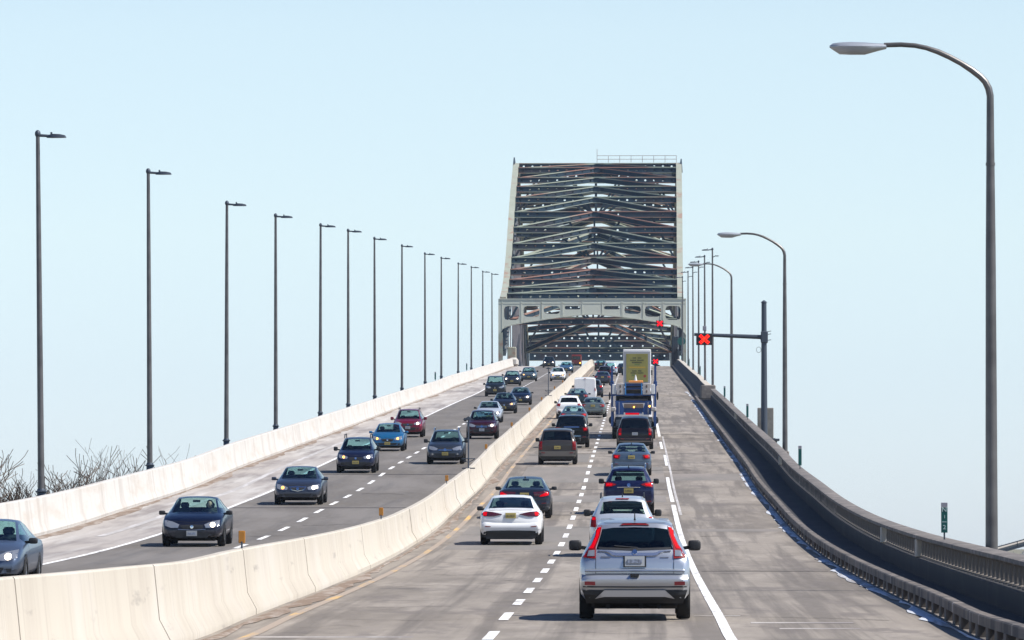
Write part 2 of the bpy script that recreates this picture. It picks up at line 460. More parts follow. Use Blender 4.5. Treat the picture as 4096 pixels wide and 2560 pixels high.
# joints and patches lying on the road
def patch(name, x0, x1, a, c, m, dz=.004):
    o = ribbon(name, [x0, (x0+x1)/2, x1], m, a, c, dz=dz, step=3); tag(o, kind='structure'); return o
for k, (x0, x1, a, c) in enumerate([(-5.6, -.4, 164.5, 192), (-5.5, 1.2, 222, 232), (-5.2, 1.3, 251, 274), (-5.6, -2.4, 283, 300),
                                    (1.6, 4.7, 254, 263), (-2.2, 1.2, 306, 330), (1.7, 4.8, 186, 189)]):
    patch('road_patch', x0, x1, a, c, 'patch_asphalt')
for k, (x0, x1, y, wd) in enumerate([(-6.0, -3.4, 86.6, .8), (-2.2, -.5, 98.6, .35), (1.0, 1.8, 98.2, .3), (1.9, 3.6, 94.0, .7), (2.3, 3.6, 91.2, .5)]):
    patch('road_joint', x0, x1, y, y+wd, 'shoulder_concrete')
mj = mat('joint_tar', (0.05, 0.045, 0.045), 0.9)
for k, (x0, x1, y, wd) in enumerate([(1.6, 4.7, 139, .25), (-6, 1.2, 205, .35), (-5.6, 1.4, 241, .35), (-15.2, -8, 214, .5), (-15.2, -8, 262, .6), (-6, 4.7, 300, .6), (-6, 4.7, 350, .7)]):
    patch('road_joint_dark', x0, x1, y, y+wd, mj, .006)
bc = MB()
for k in range(46):
    side = rnd.random()
    yv = rnd.uniform(84, 330); x0 = rnd.uniform(-5.8, 3.0) if side < .7 else rnd.uniform(-15, -9); ln = rnd.uniform(.5, 2.6); wd = rnd.uniform(.06, .22)*yv/120
    P = []; cy = yv
    for q in range(9):
        cy += rnd.uniform(-.5, .5); P.append((x0+ln*q/8, cy))
    bc.add([(px, py+e*wd*rnd.uniform(.5, 1), zr(py)+.010) for px, py in P for e in (-.5, .5)], [(2*q, 2*q+1, 2*q+3, 2*q+2) for q in range(8)])
tag(bc.build('road_cracks', mj), kind='structure')
# debris strips and gutter salt
def rough_strip(name, x0, wmin, wmax, m, y0, y1, dz, sgn=1, step=1.5):
    b = MB(); Y = [y0+step*k for k in range(int((y1-y0)/step))]; cur = (wmin+wmax)/2; vs = []
    for y in Y:
        cur = min(wmax, max(wmin, cur+rnd.uniform(-.16, .16)))
        vs += [(x0, y, zr(y)+dz), (x0+sgn*cur*.6, y, zr(y)+dz+.02), (x0+sgn*cur, y, zr(y)+dz)]
    b.add(vs, [(3*k+i, 3*k+i+1, 3*k+4+i, 3*k+3+i) for k in range(len(Y)-1) for i in (0, 1)])
    o = b.build(name, m); tag(o, kind='stuff')
    return o
tag(rough_strip('debris', -18.97, .12, .55, 'debris', YN+1, 900, .006), 'brown grit and litter lying along the foot of the white left wall', 'debris')
tag(rough_strip('debris', -6.50, .08, .45, 'debris', YN+1, 900, .010), 'grit lying along the foot of the median barrier', 'debris')
tag(rough_strip('gutter_salt', 5.12, .06, .37, 'gutter_salt', YN+1, 560, .012, sgn=-1), 'white road salt and slush in the gutter beside the low kerb rail', 'salt')
# ------------------------------------------------------------------ barriers
def jersey(c, h, b0=.32, t=.09):
    return [(c-b0, 0), (c+b0, 0), (c+b0, .09), (c+.17, .33), (c+t, h-.02), (c+t-.02, h), (c-t+.02, h), (c-t, h-.02), (c-.17, .33), (c-b0, .09)]
def hmed(y): return 1.20 if y < 62 else (1.20-(y-62)*.0016 if y < 160 else 1.04)
med = empty('median_barrier')
tag(med, 'long pale concrete median barrier dividing the two roadways', 'barrier')
y = YN; seg = 0
edges = []
yy = YN
while yy < 1240:
    ln = 6.1 if yy < 420 else 40
    edges.append((yy, min(yy+ln, 1240))); yy += ln
for a, c in edges:
    dx = rnd.uniform(-.012, .012)
    sweep('barrier_segment', [(x+dx, z) for x, z in jersey(MED, 1.0)], 'barrier_concrete', a+.006, c-.006, 3, med, hs=hmed)
lw = empty('roadside_wall')
tag(lw, 'tall white concrete wall along the far left shoulder', 'wall')
yy = 60.0
while yy < 886:
    ln = 12.0 if yy < 500 else 55.0
    c = min(yy+ln, 886)
    sweep('wall_segment', [(-19.45, -.4), (-19.02, -.02), (-19.0, .10), (-19.10, .36), (-19.2, 1.17), (-19.23, 1.2), (-19.42, 1.2), (-19.45, 1.17)],
          'white_wall_concrete', yy+.005, c-.005, 4, lw)
    yy = c
ew = MB(); ew.bbox((-19.1, 889.5, zr(889)+.62), (1.5, 6.0, 1.3), .3); ew.build('wall_end', 'white_wall_concrete', lw)

# right kerb rail, parapet with balusters
kr = empty('kerb_rail'); tag(kr, 'low concrete kerb rail on stubby posts beside the right gutter', 'kerb')
sweep('rail_beam', [(5.15, .22), (5.35, .22), (5.35, .36), (5.33, .38), (5.17, .38), (5.15, .36)], 'kerb_concrete', YN, 500, 5, kr)
sweep('rail_footing', [(5.13, -.3), (5.37, -.3), (5.37, .02), (5.13, .02)], 'parapet_concrete', YN, 500, 5, kr)
pb = MB(); pb.bbox((-.05, 0, .01), (.16, .55, .23), .02)
post0 = pb.build('rail_post', 'kerb_concrete', kr)
ky = [60+2.2*k for k in range(100)]
post0.location = (5.30, ky[0], zr(ky[0])+.11)
for yv in ky[1:]:
    o = post0.copy(); C.objects.link(o); o.parent = kr; o.location = (5.30+rnd.uniform(-.02, .02), yv, zr(yv)+.11)
pb = MB(); yv = ky[-1]+2.2
while yv < 498: pb.bbox((5.25, yv, zr(yv)+.12), (.16, .55, .23), .02); yv += 2.2
tag(pb.build('rail_post', 'parapet_concrete', kr), kind='stuff')

pw = empty('balustrade_parapet'); tag(pw, 'weathered concrete parapet with balusters along the right sidewalk', 'parapet')
sweep('base_wall', [(6.58, 0.0), (6.98, 0.0), (6.98, .41), (6.94, .44), (6.60, .44), (6.58, .41)], 'base_wall_shade', YN, 500, 5, pw)
sweep('top_rail', [(6.56, .88), (6.96, .88), (6.99, .90), (6.99, .97), (6.96, .99), (6.60, .99), (6.54, .97), (6.54, .90)], 'parapet_concrete', YN, 500, 5, pw)
bb = MB(); bb.lathe([(0, .10), (.04, .10), (.07, .065), (.22, .075), (.38, .065), (.41, .10), (.45, .10)], n=10, axis='z')
bal0 = bb.build('baluster', 'parapet_concrete', pw)
by = [66+1.25*k for k in range(100)]
bal0.location = (6.76, by[0], zr(by[0])+.435)
for yv in by[1:]:
    o = bal0.copy(); C.objects.link(o); o.parent = pw; o.location = (6.76, yv, zr(yv)+.435)
bb = MB(); yv = by[-1]+1.25
while yv < 498:
    bb.lathe([(0, .10), (.07, .07), (.38, .07), (.45, .10)], n=6, axis='z', c=(6.76, yv, zr(yv)+.435)); yv += 1.25
tag(bb.build('baluster', 'parapet_concrete', pw), kind='stuff')
for yv in (92.0, 134.0, 153.0, 262.0, 380.0):
    b = MB(); b.bbox((6.75, yv, zr(yv)+.66), (.36, .8, .43), .02); b.build('pier_block', 'barrier_concrete', pw)

rw = empty('solid_parapet'); tag(rw, 'solid concrete parapet on the right of the far roadway, its inner face in shade', 'wall')
sweep('wall_body', [(5.4, -.3), (5.55, .10), (5.95, .34), (6.45, .98), (6.5, 1.0), (6.9, 1.0), (6.95, .97), (6.95, -.3)], 'base_wall_shade', 507, 888, 8, rw)  # shade of the inner face is also in the wall colour
sweep('coping', [(6.42, .99), (6.97, .99), (6.97, 1.06), (6.42, 1.06)], 'barrier_concrete', 507, 888, 8, rw)
b = MB(); b.bbox((6.4, 504.5, zr(504)+.6), (1.3, 4.5, 1.25), .08); b.build('end_block', 'parapet_concrete', rw)

# ------------------------------------------------------------------ steel arch bridge
BC = -6.9            # centre line between the trusses
HX = 13.9            # truss planes
N = 13
Y0, YC = 890.0, 988.0
ZT = [38.5, 39.5, 40.8, 42.4, 44.4, 46.7, 49.4, 52.5, 55.5, 58.4, 60.7, 62.7, 64.9, 66.1]
def nodeY(i): return Y0+(YC-Y0)*i/N
def bx(i): return BC+.30*(1-abs(i-N)/N)
def zt(i): return ZT[i] if i <= N else ZT[2*N-i]
def zb(i):
    j = i if i <= N else 2*N-i
    return zt(j) - (8.3 - .05*j)
def half(i): return HX+.22*(1-abs(i-N)/N)
arch = empty('arch_bridge', (BC, Y0, 0))
tag(arch, 'pale green steel arch bridge towering over the crest of the road', 'bridge')
def apart(b, name, m, **k):
    o = b.build(name, m, None, **k); o.parent = arch; o.matrix_parent_inverse = Matrix.Translation((-BC, -Y0, 0)); return o
for s in (-1, 1):
    for nm, zf, wd, dp in (('top_chord', zt, .95, 1.0), ('bottom_chord', zb, .9, .9)):
        b = MB()
        for i in range(2*N):
            b.bar((bx(i)+s*half(i), nodeY(i), zf(i)), (bx(i+1)+s*half(i+1), nodeY(i+1), zf(i+1)), wd, dp)
        apart(b, nm, 'arch_paint' if nm == 'top_chord' else 'chord_dark_paint', smooth=False)
    for i in range(2*N+1):
        x = bx(i)+s*half(i)
        b = MB(); b.bar((x, nodeY(i), zb(i)+.45), (x, nodeY(i), zt(i)-.5), .55, .55); apart(b, 'truss_post', 'web_shade_paint', smooth=False)
    for i in range(2*N):
        x0, x1 = bx(i)+s*half(i), bx(i+1)+s*half(i+1)
        b = MB()
        if i < N: b.bar((x0, nodeY(i), zb(i)+.3), (x1, nodeY(i+1), zt(i+1)-.3), .45, .45)
        else: b.bar((x0, nodeY(i), zt(i)-.3), (x1, nodeY(i+1), zb(i+1)+.3), .45, .45)
        apart(b, 'truss_diagonal', 'web_shade_paint', smooth=False)

def perf_plate(b, p0, p1, h, th, nh, hr, zshape=None):
    """plate of height h and thickness th from p0 to p1 with nh octagonal hand holes"""
    p0 = Vector(p0); p1 = Vector(p1); d = p1-p0; L = d.length; d.normalize()
    up = Vector((0, 0, 1)); up = (up-d*up.dot(d)).normalized(); nn = d.cross(up).normalized()
    def P(a, z, k): return p0+d*a+up*z+nn*(k*th/2)
    cell = L/nh
    for c in range(nh):
        a0, a1 = c*cell, (c+1)*cell; am = (a0+a1)/2
        out = [(a0, -h/2), (am, -h/2), (a1, -h/2), (a1, 0), (a1, h/2), (am, h/2), (a0, h/2), (a0, 0)]
        r = hr
        inn = [(am-r*.7, -r*.7), (am, -r), (am+r*.7, -r*.7), (am+r, 0), (am+r*.7, r*.7), (am, r), (am-r*.7, r*.7), (am-r, 0)]
        vs = [P(a, z, 1) for a, z in out]+[P(a, z, 1) for a, z in inn]+[P(a, z, -1) for a, z in out]+[P(a, z, -1) for a, z in inn]
        fs = []
        for k in range(8):
            j = (k+1) % 8
            fs += [(k, j, 8+j, 8+k), (16+j, 16+k, 24+k, 24+j), (8+k, 8+j, 24+j, 24+k)]
        b.add(vs, fs)

def strut(p0, p1, h, nh, name, hr=.26, wd=.8, lip=True):
    """box strut: two perforated side plates plus flanges"""
    root = None
    b = MB()
    p0 = Vector(p0); p1 = Vector(p1); d = (p1-p0).normalized(); side = d.cross(Vector((0, 0, 1))).normalized()
    for k in (-1, 1):
        perf_plate(b, p0+side*(k*wd/2), p1+side*(k*wd/2), h, .04, nh, hr)
    o = apart(b, name, 'web_shade_paint', smooth=False)
    b = MB(); up = Vector((0, 0, 1))
    b.bar(p0+up*(h/2+.06), p1+up*(h/2+.06), wd+.24, .16)
    b.bar(p0-up*(h/2+.04), p1-up*(h/2+.04), wd+.12, .08)
    q = b.build('flange', 'flange_paint', None, smooth=False); q.parent = o
    return o
for i in range(1, 2*N):
    x = half(i)-.5
    y_, z_ = nodeY(i), zt(i)
    strut((bx(i)-x, y_, z_-.1), (bx(i)+x, y_, z_-.1), 0.85, 18, 'cross_strut', hr=.2)
    # K bracing: from both chords at this panel up to the middle of the next strut towards the crown
    j = i+1 if i < N else i-1
    if i != N:
        for s in (-1, 1):
            strut((bx(i)+s*x, y_, z_-.05), (bx(i)+s*.5, nodeY(j), zt(j)-.1), .68, 9, 'lateral_brace', hr=.17, wd=.6)
for i in range(4, 2*N-3):
    x = half(i)-.5; y_, z_ = nodeY(i), zb(i)
    if i % 2 == 0:
        strut((bx(i)-x, y_, z_), (bx(i)+x, y_, z_), .8, 15, 'lower_strut', hr=.15, wd=.6)
    j = i+1 if i < N else i-1
    if i % 2 == 0 and i not in (12, 14):
        j2 = i+2 if i < N else i-2
        for s in (-1, 1):
            strut((bx(i)+s*x, y_, z_), (bx(i)+s*.5, nodeY(j2), zb(j2)), .7, 9, 'lower_brace', hr=.16, wd=.5)
# sway frames: fans of bars between upper and lower struts at every fourth panel
for i in (4, 8, 12, 14, 18, 22):
    b = MB(); y_ = nodeY(i)
    for s in (-1, 1):
        b.bar((BC+s*.6, y_, zb(i)+.3), (BC+s*4.6, y_, zt(i)-.6), .35, .35)
        b.bar((BC+s*.8, y_, zb(i)+.3), (BC+s*9.6, y_, zt(i)-.6), .35, .35)
        b.bar((BC+s*(half(i)-.6), y_, zb(i)+.4), (BC+s*9.6, y_, zt(i)-.6), .35, .35)
    b.bar((BC, y_, zb(i)+.3), (BC, y_, zt(i)-.6), .3, .3)
    apart(b, 'sway_frame', 'web_shade_paint', smooth=False)
# hangers
for s in (-1, 1):
    for i in range(1, 2*N):
        y_ = nodeY(i); x = bx(i)+s*(half(i)-.15)
        if zb(i) - zr(y_) < 4.0 or (i % 2 and (i < 9 or i > 17)): continue
        b = MB()
        for dy in (-.22, .22): b.tube([(x, y_+dy, zr(y_)-.8), (x, y_+dy, zb(i)-.3)], .085, 6)
        apart(b, 'hanger', mat('hanger_grey', (.22, .20, .21), .5, .2))
# end portals
def portal(yp, ztop, name, pm='portal_paint'):
    root = MB()
    def P(x, z, k): return (BC+.1+x, yp+k, z)
    DEP = .9
    def zbot(x):
        a = abs(x)
        pts = [(0, 36.35), (2, 36.2), (6, 35.75), (10, 35.15), (13.0, 34.6), (13.9, 34.2), (14.7, 33.0)]
        for q in range(len(pts)-1):
            if a <= pts[q+1][0]:
                t = (a-pts[q][0])/(pts[q+1][0]-pts[q][0]); return pts[q][1]+(pts[q+1][1]-pts[q][1])*t
        return pts[-1][1]
    holes = []
    for (h0, h1, zbz) in ((13.8, 11.45, 35.35), (10.75, 8.25, 35.85), (7.6, 5.05, 36.3), (4.3, 1.85, 37.0)):
        holes += [(-h0, -h1, zbz), (h1, h0, zbz)]
    holes.sort()
    xs = [-14.7]
    for h0, h1, _ in holes: xs += [h0-.3, h1+.3]
    xs += [14.7]
    zt_ = ztop
    cells = []
    for q in range(len(xs)-1):
        cells.append((xs[q], xs[q+1], holes[(q-1)//2] if q % 2 == 1 else None))
    for (a, c, ho) in cells:
        if c-a < .01: continue
        if ho is None:
            vs = []
            for x in (a, (a+c)/2, c):
                for z in (zbot(x), zt_):
                    vs += [P(x, z, 0), P(x, z, DEP)]
            fs = []
            for t in (0, 4):
                fs += [(t, t+4, t+6, t+2), (t+1, t+3, t+7, t+5)]
            root.add(vs, fs)
        else:
            h0, h1, zz = ho; ztop_h = 37.55; zm = (zz+ztop_h)/2; xm = (h0+h1)/2
            r = min(.55, (ztop_h-zz)*.42)
            inn = [(h0+r, zz), (xm, zz+ (zbot(xm)-zbot(h0))*.0), (h1-r, zz), (h1-.25*r, zz+.25*r), (h1, zz+r), (h1, zm), (h1, ztop_h-r), (h1-.25*r, ztop_h-.25*r), (h1-r, ztop_h), (xm, ztop_h), (h0+r, ztop_h), (h0+.25*r, ztop_h-.25*r), (h0, ztop_h-r), (h0, zm), (h0, zz+r), (h0+.25*r, zz+.25*r)]
            out = [(a+.4, zbot(a+.4)), (xm, zbot(xm)), (c-.4, zbot(c-.4)), (c, zbot(c)), (c, zbot(c)+.4), (c, zm), (c, zt_-.3), (c, zt_), (c-.4, zt_), (xm, zt_), (a+.4, zt_), (a, zt_), (a, zt_-.3), (a, zm), (a, zbot(a)+.4), (a, zbot(a))]
            n_ = 16; vs = []
            for k in (0, DEP):
                vs += [P(x, z, k) for x, z in out]+[P(x, z, k) for x, z in inn]
            fs = []
            for k in range(n_):
                j = (k+1) % n_
                fs += [(k, j, n_+j, n_+k), (2*n_+j, 2*n_+k, 3*n_+k, 3*n_+j), (n_+k, n_+j, 3*n_+j, 3*n_+k)]
            root.add(vs, fs)
    for (a, c, ho) in cells[1:]:
        root.bar(P(a, zbot(a)+.05, -.02), P(a, zt_-.05, -.02), .10, .05, (0, 1, 0))
    root.bar(P(-14.6, 37.95, -.02), P(14.6, 37.95, -.02), .05, .07)
    # soffit and top plates
    X = [-14.7+29.4*q/40 for q in range(41)]
    for zf, off in ((zbot, -.02), (lambda x: zt_, .02)):
        vs = [P(x, zf(x)+off, k) for x in X for k in (-.1, DEP+.1)]
        root.add(vs, [(2*q, 2*q+1, 2*q+3, 2*q+2) for q in range(40)])
        vs = [P(x, zf(x)+off+(.12 if off > 0 else -.12), k) for x in X for k in (-.1, DEP+.1)]
        root.add(vs, [(2*q, 2*q+1, 2*q+3, 2*q+2) for q in range(40)])
        for k in (-.1, DEP+.1):
            vs = [v for x in X for v in (P(x, zf(x)+off, k), P(x, zf(x)+off+(.12 if off > 0 else -.12), k))]
            root.add(vs, [(2*q, 2*q+1, 2*q+3, 2*q+2) for q in range(40)])
    o = apart(root, name, pm, smooth=False)
    for s in (-1, 1):
        b = MB(); zr0 = zr(yp)-3
        b.box((BC+.1+s*14.35, yp+.45, (zr0+33.4)/2), (.7, .86, 33.4-zr0))
        apart(b, 'portal_leg', 'arch_paint', smooth=False)
portal(Y0-.6, 38.55, 'portal_girder')
for z_ in (38.2, 36.3):
    strut((BC-HX+.5, 2*YC-Y0, z_), (BC+HX-.5, 2*YC-Y0, z_), 1.7, 13, 'far_portal_girder', hr=.17)
for s in (-1, 1):
    b = MB(); b.bar((BC+s*HX, 2*YC-Y0, 24.0), (BC+s*HX, 2*YC-Y0, 39.0), .9, .9, (0, 1, 0)); apart(b, 'portal_leg', 'chord_dark_paint', smooth=False)
    b = MB(); b.bar((BC+s*(HX-.5), 2*YC-Y0, 33.0), (BC+s*(HX-5), 2*YC-Y0, 35.6), .6, .6, (0, 1, 0)); apart(b, 'knee_brace', 'web_shade_paint', smooth=False)
# pointed gussets at the crown and the walkway rail on the right half
for s, hgt in ((-1, 1.5), (1, 1.2)):
    b = MB(); x = bx(N)+s*(HX+.62)
    b.add([(x-.22, YC-6, zt(N)-1.6), (x+.22, YC-6, zt(N)-1.6), (x+.22, YC+6, zt(N)+.2), (x-.22, YC+6, zt(N)+.2), (x-.1, YC, zt(N)+hgt), (x+.1, YC, zt(N)+hgt)],
          [(0, 1, 5, 4), (2, 3, 4, 5), (1, 2, 5), (3, 0, 4), (0, 3, 2, 1)])
    apart(b, 'crown_fin', 'web_shade_paint', smooth=False)
b = MB(); ztop = zt(N)+.55
for k in range(8):
    x = BC+.2+k*(HX-.1)/7; b.tube([(x, YC, ztop), (x, YC, ztop+1.25)], .05, 6)
for dz in (.6, 1.22): b.tube([(BC+.2, YC, ztop+dz), (BC+HX+.1, YC, ztop+dz)], .05, 6)
b.tube([(BC+.2, YC+.3, ztop), (BC+.2, YC+.3, ztop+2.4)], .05, 6)
apart(b, 'walkway_rail', M_pale)
# low green steel end box inside the left truss
b = MB(); b.bbox((-19.6, 900, zr(900)+1.5), (1.4, 3, 3.0), .1); apart(b, 'end_box', 'arch_paint')
b = MB(); b.bbox((6.2, 897, zr(897)+2.0), (1.0, 6, 5.2), .1); apart(b, 'end_box', 'web_shade_paint')

# ------------------------------------------------------------------ lamp posts
def led_lamp(x, y, htop, zbase, side, second=False, lean=None):
    root = empty('street_lamp', (x, y, zbase))
    h = htop-zbase
    root.rotation_euler = (0, R(rnd.uniform(-.2, .1) if lean is None else lean), 0)
    b = MB(); b.tube([(0, 0, .05), (0, 0, h*.4), (0, 0, h*.75), (0, 0, h)], [.115, .098, .082, .066], 12); b.build('pole', M_steel, root)
    b = MB(); b.lathe([(-.6, .05), (-.6, .14), (.05, .145), (.10, .125)], n=10, axis='z'); b.bbox((0, 0, .0), (.36, .36, .06), .02); b.build('base', M_steeld, root)
    b = MB(); b.ell((0, 0, h+.0), (.10, .10, .13)); b.tube([(0, 0, h-.05), (side*.42, 0, h-.08)], [.05, .045], 8); b.build('arm', M_steeld, root)
    b = MB()
    pr = [(.30, .03, .03), (.38, .10, .06), (.48, .17, .085), (.75, .17, .075), (.92, .15, .05), (.95, .12, .02)]
    for k, (dx, wy, hz) in enumerate(pr):
        if k:
            px, pwy, phz = pr[k-1]
            vs = [(side*px, -pwy, h-.14), (side*px, pwy, h-.14), (side*px, pwy*.8, h-.14+phz*1.5), (side*px, -pwy*.8, h-.14+phz*1.5),
                  (side*dx, -wy, h-.14), (side*dx, wy, h-.14), (side*dx, wy*.8, h-.14+hz*1.5), (side*dx, -wy*.8, h-.14+hz*1.5)]
            fs = [(0, 1, 5, 4), (1, 2, 6, 5), (2, 3, 7, 6), (3, 0, 4, 7)]
            if k == len(pr)-1: fs.append((4, 5, 6, 7))
            b.add(vs, fs)
    b.lathe([(0, .035), (.07, .035), (.075, .0)], n=8, axis='z', c=(side*.46, 0, h-.02))
    b.build('lamp_head', M_steeld, root)
    if second:
        b = MB(); b.tube([(0, 0, h-.75), (-side*.2, 0, h-.65)], .04, 6)
        b.bbox((-side*.38, 0, h-.62), (.36, .16, .08), .02); b.build('camera_arm', M_steeld, root)
    return root
LP = [(190.4, 12.04), (233, 12.1), (276.6, 11.6), (314.6, 11.7), (359, 11.9), (394, 12.1), (434, 12.1), (484.5, 12.2), (538, 12.2), (582.6, 12.2), (638, 12.2), (689, 12.3), (741, 12.2), (789, 12.3)]
ORD = ['first', 'second', 'third', 'fourth', 'fifth', 'sixth', 'seventh', 'eighth', 'ninth', 'tenth', 'eleventh', 'twelfth', 'thirteenth', 'fourteenth']
for k, (yv, h) in enumerate(LP):
    o = led_lamp(-19.93, yv, zr(yv)+1.2+h, zr(yv)+1.22, 1, lean={0: -.75, 1: -.45}.get(k))
    lab = ('tallest lamp post at the far left, rising behind the white wall and bare trees' if k == 0 else
           'smallest lamp post of the left row, right beside the arch bridge' if k == 13 else
           '%s lamp post from the left edge, behind the white wall' % ORD[k])
    tag(o, lab, 'street lamp', 'lamp posts behind the left wall')
# their brackets reach out from the deck edge
RP = [509, 565, 622, 682, 747, 835]
for k, yv in enumerate(RP):
    o = led_lamp(6.88, yv, zr(yv)+13.4, zr(yv)+1.02, -1, True)
    lab = ('tallest straight lamp post of the far right row, at the start of the solid parapet' if k == 0 else
           'farthest straight lamp post on the right, hard against the arch' if k == 5 else
           '%s straight lamp post of the far right row, counted from its tallest' % ORD[k])
    tag(o, lab, 'street lamp', 'straight lamp posts on the far right parapet')
def cobra(x, y, lab):
    zb_ = zr(y)+.5
    root = empty('street_lamp', (x, y, zb_)); H = zr(y)+11.35-1.12-zb_
    b = MB()
    b.tube([(0, 0, -.9), (0, 0, 0), (0, 0, 3), (0, 0, 6.5), (0, 0, H-1.2), (-.0, 0, H)], [.135, .13, .12, .105, .085, .075], 14)
    b.lathe([(0, .098), (.06, .098)], n=12, axis='z', c=(0, 0, H-1.4))
    b.build('pole', M_steel, root)
    b = MB()
    P = [(0, -.1), (0, .05), (-.03, .2), (-.10, .34), (-.2, .45), (-.38, .59), (-.6, .73), (-.84, .86), (-1.08, .97), (-1.32, 1.05), (-1.56, 1.10), (-1.85, 1.12), (-2.2, 1.11)]
    b.tube([(p[0], 0, H+p[1]) for p in P], [.075]*3+[.068]*3+[.058]*3+[.05]*4, 10); b.build('arm', M_steel, root)
    b = MB(); prof = [(-2.15, .05, .05, .06), (-2.35, .10, .10, .07), (-2.6, .15, .17, .09), (-2.9, .17, .17, .10), (-3.12, .16, .16, .09), (-3.26, .11, .07, .07), (-3.33, .03, .02, .02)]
    rings = []
    n = 12
    for (dx, wy, dn, up) in prof:
        rings.append([(dx, wy*math.cos(2*PI*k/n), H+1.08+(up if math.sin(2*PI*k/n) > 0 else dn)*math.sin(2*PI*k/n)) for k in range(n)])
    vs = [q for r in rings for q in r]
    fs = [(i*n+k, i*n+(k+1) % n, (i+1)*n+(k+1) % n, (i+1)*n+k) for i in range(len(prof)-1) for k in range(n)]
    fs += [tuple(range(n)), tuple(range((len(prof)-1)*n, len(prof)*n))]
    b.add(vs, fs); b.build('lamp_head', M_head, root)
    b = MB(); b.bbox((-.05, 0, -.35), (.5, .5, .9), .05); b.build('bracket', 'parapet_concrete', root)
    tag(root, lab, 'street lamp', 'curved arm lamp posts on the right parapet')
cobra(7.36, 118.0, 'big curved arm lamp post at the right edge, nearest of its kind')
cobra(7.36, 281.0, 'mid sized curved arm lamp post just right of the lane signal mast')
cobra(7.36, 437.0, 'small curved arm lamp post left of the lane signal mast')

# ------------------------------------------------------------------ lane signal gantry
def x_led(root, cx, cy, cz, r, dots=True, th=.02):
    b = MB(); bd = MB()
    for a in (45, 135):
        t = R(a); n_ = 7
        for k in range(n_):
            q = (k-(n_-1)/2)/((n_-1)/2)*r
            for j in (-1, 1):
                ox, oz = -math.sin(t)*j*.055*r/.35, math.cos(t)*j*.055*r/.35
                px, pz = cx+math.cos(t)*q+ox, cz+math.sin(t)*q*.9+oz
                b.ell((px, cy, pz), (.058*r/.35, th, .058*r/.35), 8, 4)
                bd.ell((px, cy-.02, pz), (.011*r/.35, .008, .011*r/.35), 6, 4)
    o = b.build('red_cross', M_signred, root)
    if dots: bd.build('lamp_dots', M_signdot, o)
gy = 338.0; gz = zr(gy)
gt = empty('lane_signal_mast', (7.62, gy, gz))
tag(gt, 'dark steel mast with a lane signal arm showing a red cross, beside a grey cabinet', 'signal mast')
b = MB(); b.tube([(0, 0, .05), (0, 0, 4), (0, 0, 8.1)], [.20, .175, .15], 16); b.lathe([(8.1, .19), (8.13, .19), (8.25, .03)], n=12, axis='z')
b.build('mast', M_steeld, gt)
b = MB(); b.tube([(.0, 0, 6.05), (-2.0, 0, 6.13), (-4.15, 0, 6.22)], [.13, .115, .09], 12); b.bbox((.02, 0, 6.05), (.42, .42, .7), .04)
for dz in (-.2, .15, .32): b.tube([(.15, 0, 6.05+dz), (.42, 0, 6.1+dz)], .02, 6)
b.build('mast_arm', M_steeld, gt)
b = MB(); b.bbox((-3.55, -.12, 5.92), (.96, .22, .68), .02); sb = b.build('signal_box', M_black, gt)
x_led(sb, -3.55, -.25, 5.92, .33)
b = MB(); b.bbox((-3.53, 0, 6.58), (.22, .2, .28), .02); b.tube([(-3.5, 0, 6.2), (-3.5, 0, 6.5)], .035, 6); b.build('sensor', M_greycap, gt)
b = MB(); b.tube([(-.22, 0, 5.95), (-.12, 0, 5.6), (-.1, 0, 5.45)], .012, 5)
b.tube([(-.32+.14*math.cos(t*.4), 0, 5.3+.17*math.sin(t*.4)) for t in range(17)], .012, 5); b.build('cable_loop', M_black, gt)
b = MB(); b.bbox((.15, 0, -.05), (1.5, .9, .14), .02); b.bar((.7, 0, -.1), (.05, 0, -1.1), .12, .2); b.bbox((-.05, .2, -.55), (.5, .4, .9), .05); b.build('platform', M_steeld, gt)
cb = MB(); cb.bbox((7.72, gy+1.0, gz+.95), (.95, .6, 1.85), .03)
co = cb.build('equipment_cabinet', mat('cabinet_grey', (0.22, 0.21, 0.19), .6, var=.15)); tag(co, 'grey equipment cabinet standing behind the lane signal mast', 'cabinet')
b = MB(); b.bar((7.5, gy+1.0, gz+.02), (8.3, gy+1.0, gz+.02), .5, .10); b.build('cabinet_shelf', M_steeld, co)
# two far signals hung from the arch
for (yv, z_, lab) in ((888.4, 34.75, 'red cross lane signal hanging below the pale portal of the arch'), (1076.0, 34.9, 'far small red cross lane signal low inside the arch')):
    e = empty('lane_signal', (3.75, yv, z_)); tag(e, lab, 'lane signal', 'red cross signals hung in the arch')
    b = MB(); b.bbox((0, .2, 0), (1.15, .25, .95), .03); s_ = b.build('signal_box', M_black, e)
    x_led(s_, 0, -.0, 0, .5, False)
    b = MB(); b.tube([(0, .2, .4), (0, .2, 1.2)], .06, 6); b.build('hanger_rod', M_steeld, e)

